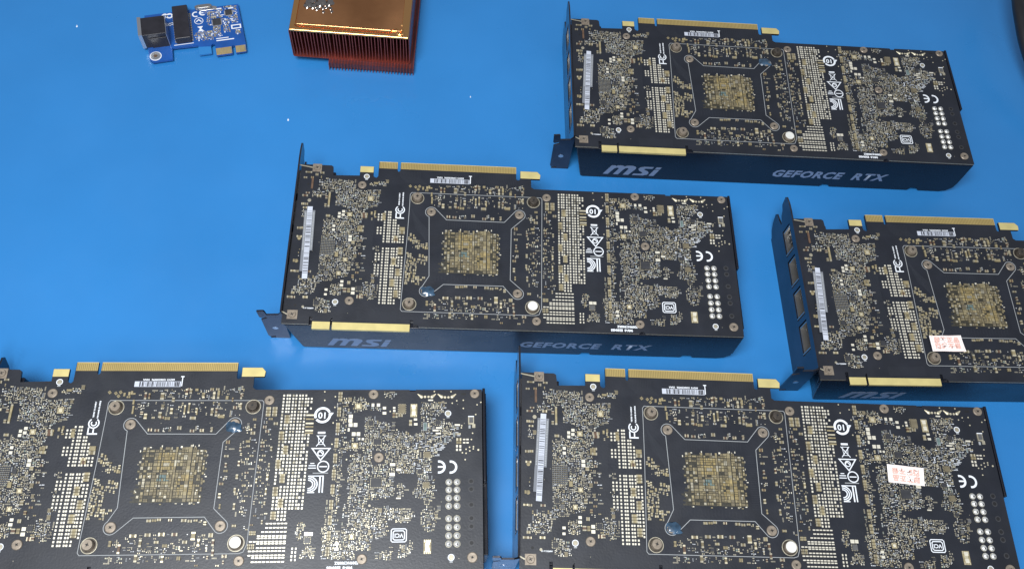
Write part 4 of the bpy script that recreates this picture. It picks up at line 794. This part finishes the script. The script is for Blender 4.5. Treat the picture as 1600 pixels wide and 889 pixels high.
def warranty(parent, corners, flip, lbl):
    c = [Vector(p) for p in corners]; cx = sum(p[0] for p in corners) / 4; cy = sum(p[1] for p in corners) / 4
    n = 8; q = MB(); i = q.mi('stick')
    for a in range(n + 1):
        for b_ in range(5):
            u, v = a / n, b_ / 4; p = (c[0] * (1 - u) + c[1] * u) * (1 - v) + (c[3] * (1 - u) + c[2] * u) * v
            q.v.append((p.x, p.y, .06 + .25 * math.sin(u * 5 + v * 3) ** 2 * (abs(v - .5) * 2) ** 2))
    for a in range(n):
        for b_ in range(4): q.f.append((a * 5 + b_, a * 5 + b_ + 1, (a + 1) * 5 + b_ + 1, (a + 1) * 5 + b_)); q.m.append(i)
    o = q.build('warranty_sticker', parent, (cx, cy, 0)); o.location.z = (TOP + 1.15) * MM; o['label'] = lbl
    so = o.modifiers.new('thick', 'SOLIDIFY'); so.thickness = .08 * MM; so.offset = -1
    an = math.atan2(c[1].y - c[0].y, c[1].x - c[0].x); L = (c[1] - c[0]).length; H = (c[3] - c[0]).length
    for r_, s_ in enumerate(('原装正品', '撕毁不保')):
        s2 = s_
        for k, chh in enumerate(s2):
            u = (k + .5) / 4 * .78 + .11 - .5; v = (.2 if r_ == 0 else -.2)
            if flip: u, v = -u, -v
            px = math.cos(an) * u * L - math.sin(an) * v * H; py = math.sin(an) * u * L + math.cos(an) * v * H
            text_obj('sticker_character', chh, 3.7, 'pink', o, px, py, .42, rot=an + (math.pi if flip else 0), bold=.22)
    q = MB(); q.ribbon([((p - Vector((cx, cy))) * .9).to_tuple() for p in c], .22, .38, 'pink', True); q.build('sticker_border', o)

def film(parent, x, y, s=1.0):
    q = MB(); q.dome(0, 0, 0, 3.9 * s, 1.3, 'film', 16, 5, sy=.8, wob=.2); q.dome(2.4 * s, -1.6, 0, 2.9 * s, .9, 'film', 12, 3, sy=.6, wob=.3)
    o = smooth(q.build('torn_film_seal', parent), 60); o.location = (x * MM, y * MM, (TOP + .1) * MM)
    o['label'] = 'crumpled blue film seal over the corner screw'

copies = []
for n, (p, th, lbl, idx) in enumerate(CARDS): copies.append(card if n == 0 else copy_tree(card))
BAR = {1: (11.8, 78.5, 8.6, 28.9), 2: (9.0, 76.9, 10.4, 28.1), 3: (10, 80, 9, 32), 4: (10.0, 72.5, 7.2, 24.3), 5: (12.8, 83.5, 10.0, 35.3)}
for o, (p, th, lbl, idx) in zip(copies, CARDS):
    o.location = (p[0] * MM, p[1] * MM, 0); o.rotation_euler = (0, 0, th); o['label'] = lbl
    barcode(o, *BAR[idx], 3.1)
    if idx == 1: film(o, 134.8, 77.6)
    if idx == 2: film(o, 81.4, 23.0)
    if idx == 3: film(o, 135.4, 75.6)
    if idx == 5: film(o, 81.2, 23.3)
    if idx == 4: warranty(o, [(71.3, 18.3), (91.9, 18.4), (90.9, 28.8), (71.2, 28.2)], False, 'pink and white warranty sticker lying across the heatsink outline')
    if idx == 5: warranty(o, [(203.4, 51.0), (223.5, 49.3), (224.8, 59.4), (204.2, 61.1)], True, 'pink and white warranty sticker stuck over small parts')

# ------------------------------------------------------------------ copper heatsink, fins down
def heatsink():
    T = TOP; th = math.radians(7.4)
    root = empty('copper_heatsink', (-178.1, 400.9, 0), th, 'copper heatsink standing fins down at the top of the mat, solder splashed on it', 'heatsink')
    W, D = 80.8, 78
    b = MB(); b.box(0, 0, T - 2.6, W, D, T - .7, 'copperb', True); o = bevel(b.build('base_plate', root), 1.2, 4)
    b = MB(); b.box(4.6, 4.9, T - 1.2, W - 5.2, D, T - .05, 'copper'); bevel(b.build('raised_face', root), .5, 3)
    b = MB()
    b.ribbon([(3.6, 77), (3.6, 5.0), (4.8, 4.1), (68, 4.1), (70.5, 6.6), (72.5, 7.4), (74.3, 5.2), (75.4, 4.6)], .8, T - .1, 'copperb', h=.25)
    b.build('rolled_edge', root)
    b = MB(); rn = random.Random(4)
    for x, y, r in ((73.4, 3.6, 1.9), (75.6, 6.6, 1.3), (76.6, 3.2, 1.5), (77.4, 1.4, 1.2), (75, 10.8, 1.2)): b.dome(x, y, T - .6, r, 1.1, 'copperb', 9, 3, wob=.35)
    b.build('dented_corner', root)
    for x, y, r in ((10.5, 22, 2.6), (14.2, 21.4, 2.1), (17, 19.6, 1.6), (21, 20.6, 1.3), (23.2, 21.8, 1.4), (26, 20.4, 1.0), (21.5, 17, .9), (27, 17.8, .9), (12, 26, 3), (19, 25, 3.4), (25, 25.4, 2.4)):
        b = MB(); b.dome(0, 0, 0, r, r * .5, 'solderl', 14, 4, wob=.45); q = smooth(b.build('solder_splash', root), 60); q.location = (x * MM, y * MM, (T - .06) * MM)
    fm = {}
    for nm, x0, n, za, zb, yo in (('upper_fin', .6, 37, T - 2.6, T - 26.6, .6), ('lower_fin', 24.5, 28, T - 27.5, 0.05, -4.0)):
        for k in range(n):
            if nm not in fm:
                b = MB(); b.box(0, yo, zb, .55, D, za, 'fin', True); fm[nm] = b.mesh(nm)
            o = bpy.data.objects.new('cooling_fin', fm[nm]); COL.objects.link(o); o.parent = root
            o.location = ((x0 + k * 2.17) * MM, random.uniform(-.25, .25) * MM, 0); o.rotation_euler = (0, random.uniform(-.012, .012), random.uniform(-.004, .004))
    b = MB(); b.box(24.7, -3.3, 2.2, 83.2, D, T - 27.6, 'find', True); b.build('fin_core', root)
    b = MB(); b.box(0.2, .0, T - 27.4, W - .4, D, T - 26.9, 'fin', True); b.build('fin_plate', root)
    for xs in (-.3, W - .2):
        b = MB(); b.box(xs, .3, T - 26.9, xs + .5, D, T - 2.6, 'fin', True); b.build('side_plate', root)
heatsink()

# ------------------------------------------------------------------ small blue network card
def network_card():
    root = empty('network_card', (-277.13, 387.83, 0), 0.40024, 'small blue network adapter board lying at the upper left with a black socket', 'network card')
    Z = 3.5
    b = MB(); b.prism([(-1.4, 3), (-.9, -.8), (-.6, -9.8), (1.2, -11.8), (14.7, -11.6), (15.1, -1.6), (32.3, -2.1), (33, -3.2), (41, -4.2), (42.5, -2.6), (44.1, -3), (44.1, -13.4), (55.1, -13.4), (55.4, -6.4), (57.3, -6.4), (57.5, -13.2), (64.7, -13.0), (65.0, -4.8), (63.8, 31.4), (-1.4, 31.4)][::-1], Z - 1.6, Z, 'nicpcb')
    o = b.build('circuit_board', root); bm = __import__('bmesh').new(); bm.from_mesh(o.data); __import__('bmesh').ops.recalc_face_normals(bm, faces=bm.faces); bm.to_mesh(o.data); bm.free()
    for x0, x1 in ((44.3, 55.0), (57.7, 64.6)):
        b = MB(); b.box(x0, -13.3, Z, x1, -7.2, Z + .06, 'nicgold')
        for a in range(int((x1 - x0) / 1.0)): b.box(x0 + .2 + a, -13.2, Z + .06, x0 + .75 + a, -7.4, Z + .1, 'gold')
        b.build('contact_row', root)
    b = MB(); b.box(32.6, -10.4, Z - 1.8, 41.2, -3.0, Z - .5, 'mat', True); b.build('locking_tab', root)
    b = MB(); b.box(-4, 1.2, Z, -1.6, 17.8, Z + 13, 'steel', True); b.build('jack_faceplate', root)
    b = MB(); b.box(-1.6, 1.2, Z, 13.8, 17.2, Z + 12.6, 'nicblk', True); b.box(2.5, .6, Z, 13.8, 1.2, Z + 9, 'nicblk'); bevel(b.build('network_jack', root), .3)
    b = MB(); b.box(14.0, .4, Z, 14.3, 18, Z + 12.2, 'steel'); b.build('jack_shield', root)
    b = MB(); b.box(18.6, .8, Z + .4, 29.2, 31.2, Z + 6, 'nicblk', True); o = bevel(b.build('transformer_block', root), .6)
    b = MB()
    for a in range(12):
        b.box(17.6, 2.5 + a * 2.2, Z, 18.6, 3.1 + a * 2.2, Z + 1, 'tin2'); b.box(29.2, 2.5 + a * 2.2, Z, 30.2, 3.1 + a * 2.2, Z + 1, 'tin2')
    b.build('pin_row', o)
    b = MB(); b.cyl(3.6, -6.9, Z, Z + .08, 4.0, 'silk', 28, ring=3.4); b.cyl(3.6, -6.9, Z, Z + .5, 3.3, 'steel', 28, ring=1.3); b.cyl(3.6, -6.9, Z, Z + .05, 1.3, 'brown', 16); b.build('mounting_ring', root)
    pts = [(39.5 + 4.2 * math.cos(a / 24 * 2 * math.pi) + (2.6 if math.cos(a / 24 * 2 * math.pi) > 0 else -2.6), 30.4 + 1.9 * math.sin(a / 24 * 2 * math.pi)) for a in range(24)]
    b = MB(); b.prism([(x + 2.6, y) for x, y in pts], Z, Z + .7, 'steel'); b.prism([(x * .88 + 5.05 + 2.6 - 2.6 + .0, y * .88 + 3.7) for x, y in [(p[0] + 0, p[1]) for p in pts]], Z + .7, Z + 3.4, 'portm'); bevel(b.build('crystal', root), .3)
    for x, y, c in ((47.4, 16.6, 5.6), (56.4, 24.2, 4.6)):
        b = MB(); b.box(x - c / 2, y - c / 2, Z, x + c / 2, y + c / 2, Z + 1, 'dark')
        for a in range(6):
            t = -c / 2 + .5 + a * (c - 1) / 5
            b.box(x + t - .18, y - c / 2 - .8, Z, x + t + .18, y - c / 2, Z + .2, 'tin'); b.box(x + t - .18, y + c / 2, Z, x + t + .18, y + c / 2 + .8, Z + .2, 'tin')
            b.box(x - c / 2 - .8, y + t - .18, Z, x - c / 2, y + t + .18, Z + .2, 'tin'); b.box(x + c / 2, y + t - .18, Z, x + c / 2 + .8, y + t + .18, Z + .2, 'tin')
        b.build('chip', root)
    z = Z + .01
    b = MB(); b.arc(33.6, 26.5, 2.1, .95, 60, 300, z); b.arc(38.6, 27.2, 2.1, .95, 60, 300, z); b.box(36.8, 26.8, z + .01, 39.0, 27.6, z + .05, 'silk'); b.build('ce_mark', root)
    b = MB(); b.arc(35.2, 20.0, 2.9, .45, 0, 360, z, n=26); b.ribbon([(33.4, 19.4), (35.2, 21.2), (37, 19)], .8, z); b.build('compliance_mark', root)
    b = MB(); b.prism([(33.6, 14.8), (35.4, 12.6), (33.8, 10.2), (38.0, 10.2), (36.2, 12.6), (37.6, 14.8)][::-1], z, z + .03, 'silk'); b.build('bin_mark', root)
    b = MB(); b.arc(12.4, 28.9, 1.5, .9, 0, 360, z, n=12); b.arc(15.6, 28.2, 1.9, 1.1, 0, 360, z, n=12); b.box(10.4, 29.2, z, 16, 29.8, z + .04, 'silk'); b.build('certification_mark', root)
    b = MB(); b.arc(15.4, 20.2, 1.0, .6, 0, 360, z, n=10); b.arc(17, 20.6, .8, .5, 0, 360, z, n=10); b.build('small_mark', root)
    b = MB(); b.ribbon([(57.2, 9.0), (63.2, 9.0), (63.2, 12.0), (57.2, 12.0)], .9, z, closed=True); b.build('printed_frame', root)
    b = MB(); b.box(45.4, 1.2, z, 54, 1.9, z + .03, 'silk'); b.box(45.4, -.8, z, 57.6, .1, z + .03, 'silk'); b.box(16.6, .2, z, 30, .8, z + .03, 'silk'); b.build('printed_lines', root)
    rn = random.Random(9); b = MB(); boxes = []
    def ok(x, y, w_, h_):
        if any(x < c and x + w_ > a and y < d and y + h_ > b_ for a, b_, c, d in boxes): return False
        boxes.append((x - .1, y - .1, x + w_ + .1, y + h_ + .1)); return True
    boxes += [(43.6, 12.8, 51.2, 20.4), (53, 20.8, 59.8, 27.6), (34, 28, 45.4, 33), (56.6, 8.4, 63.8, 12.6), (45, -1.2, 58, 2.4)]
    zones_ = [(40, 14, 62.5, 30.4), (40, 14, 62.5, 30.4), (31, 1, 45, 9), (32, 1, 44.5, 10), (44, 3, 50, 12.6), (51.4, 6, 56, 18), (59, 3, 63, 8), (41.8, 20, 52, 28), (57.5, 14, 62.5, 24)]
    for _ in range(2200):
        za = rn.choice(zones_); x, y = rn.uniform(za[0], za[2]), rn.uniform(za[1], za[3]); w_, h_ = rn.choice(((1.6, .7), (.7, 1.6), (2.4, .6), (1.0, .5), (3.6, 1.1), (.9, .9), (.6, .6)))
        if x + w_ > za[2] or y + h_ > za[3] or not ok(x, y, w_, h_): continue
        if rn.random() < .5: tin_ends(b, x + w_ / 2, y + h_ / 2, w_, h_, Z, rn.choice(('tan', 'dark', 'tan2')), hh=.5, end='tin')
        else: b.box(x, y, Z, x + w_, y + h_, Z + .04, rn.choice(('silk', 'silk', 'silk', 'tin')))
    o = b.build('surface_mount_parts', root); o['kind'] = 'stuff'
network_card()

# ------------------------------------------------------------------ cable at the upper right corner
def cable():
    b = MB(); pts = []
    P = [(336.5, 588.9, 34.5), (335.7, 550.6, 32.5), (337.1, 533.5, 30.5), (341.2, 512.9, 26.5), (350.9, 489.6, 20.5), (371.3, 453.2, 12.5), (407.9, 415.3, 5.5)]
    for i in range(len(P) - 1):
        p0, p1, p2, p3 = [Vector(P[max(0, min(len(P) - 1, i + d))]) for d in (-1, 0, 1, 2)]
        for t in [k / 8 for k in range(8)]:
            pts.append(tuple(.5 * ((2 * p1) + (p2 - p0) * t + (2 * p0 - 5 * p1 + 4 * p2 - p3) * t * t + (3 * p1 - p0 - 3 * p2 + p3) * t ** 3)))
    o = empty('black_cable', (P[-1][0], P[-1][1], 0), 0, 'thick black cable arching over the mat in the upper right corner', 'cable')
    b.tube([(x + 1.5, y, z) for x, y, z in pts], 4.6, 'rubber', 16); q = smooth(b.build('cable_sheath', None), 60); q.parent = o; q.location = (-P[-1][0] * MM, -P[-1][1] * MM, 0)
cable()

# ------------------------------------------------------------------ specks of dust on the mat
def speck(x, y, s, lbl):
    b = MB(); b.dome(0, 0, 0, .5 * s, .35, 'dust', 7, 2, sy=1.5, wob=.5); b.box(-.1, 0, 0, .1, 1.4 * s, .2, 'dust', rot=.5); o = b.build('dust_speck'); o.location = (x * MM, y * MM, 0); o['label'] = lbl; o['category'] = 'dust'; o['group'] = 'white specks on the mat'
speck(-334.2, 399.1, 1.0, 'white speck on the mat left of the network card')
speck(-169.9, 351.9, 1.0, 'white speck on the open mat above the middle graphics card')
speck(-51.8, 398.0, .7, 'tiny white speck on the mat right of and below the heatsink')
for _o in list(bpy.data.objects):
    if _o.type == 'MESH':
        _o.data.validate()
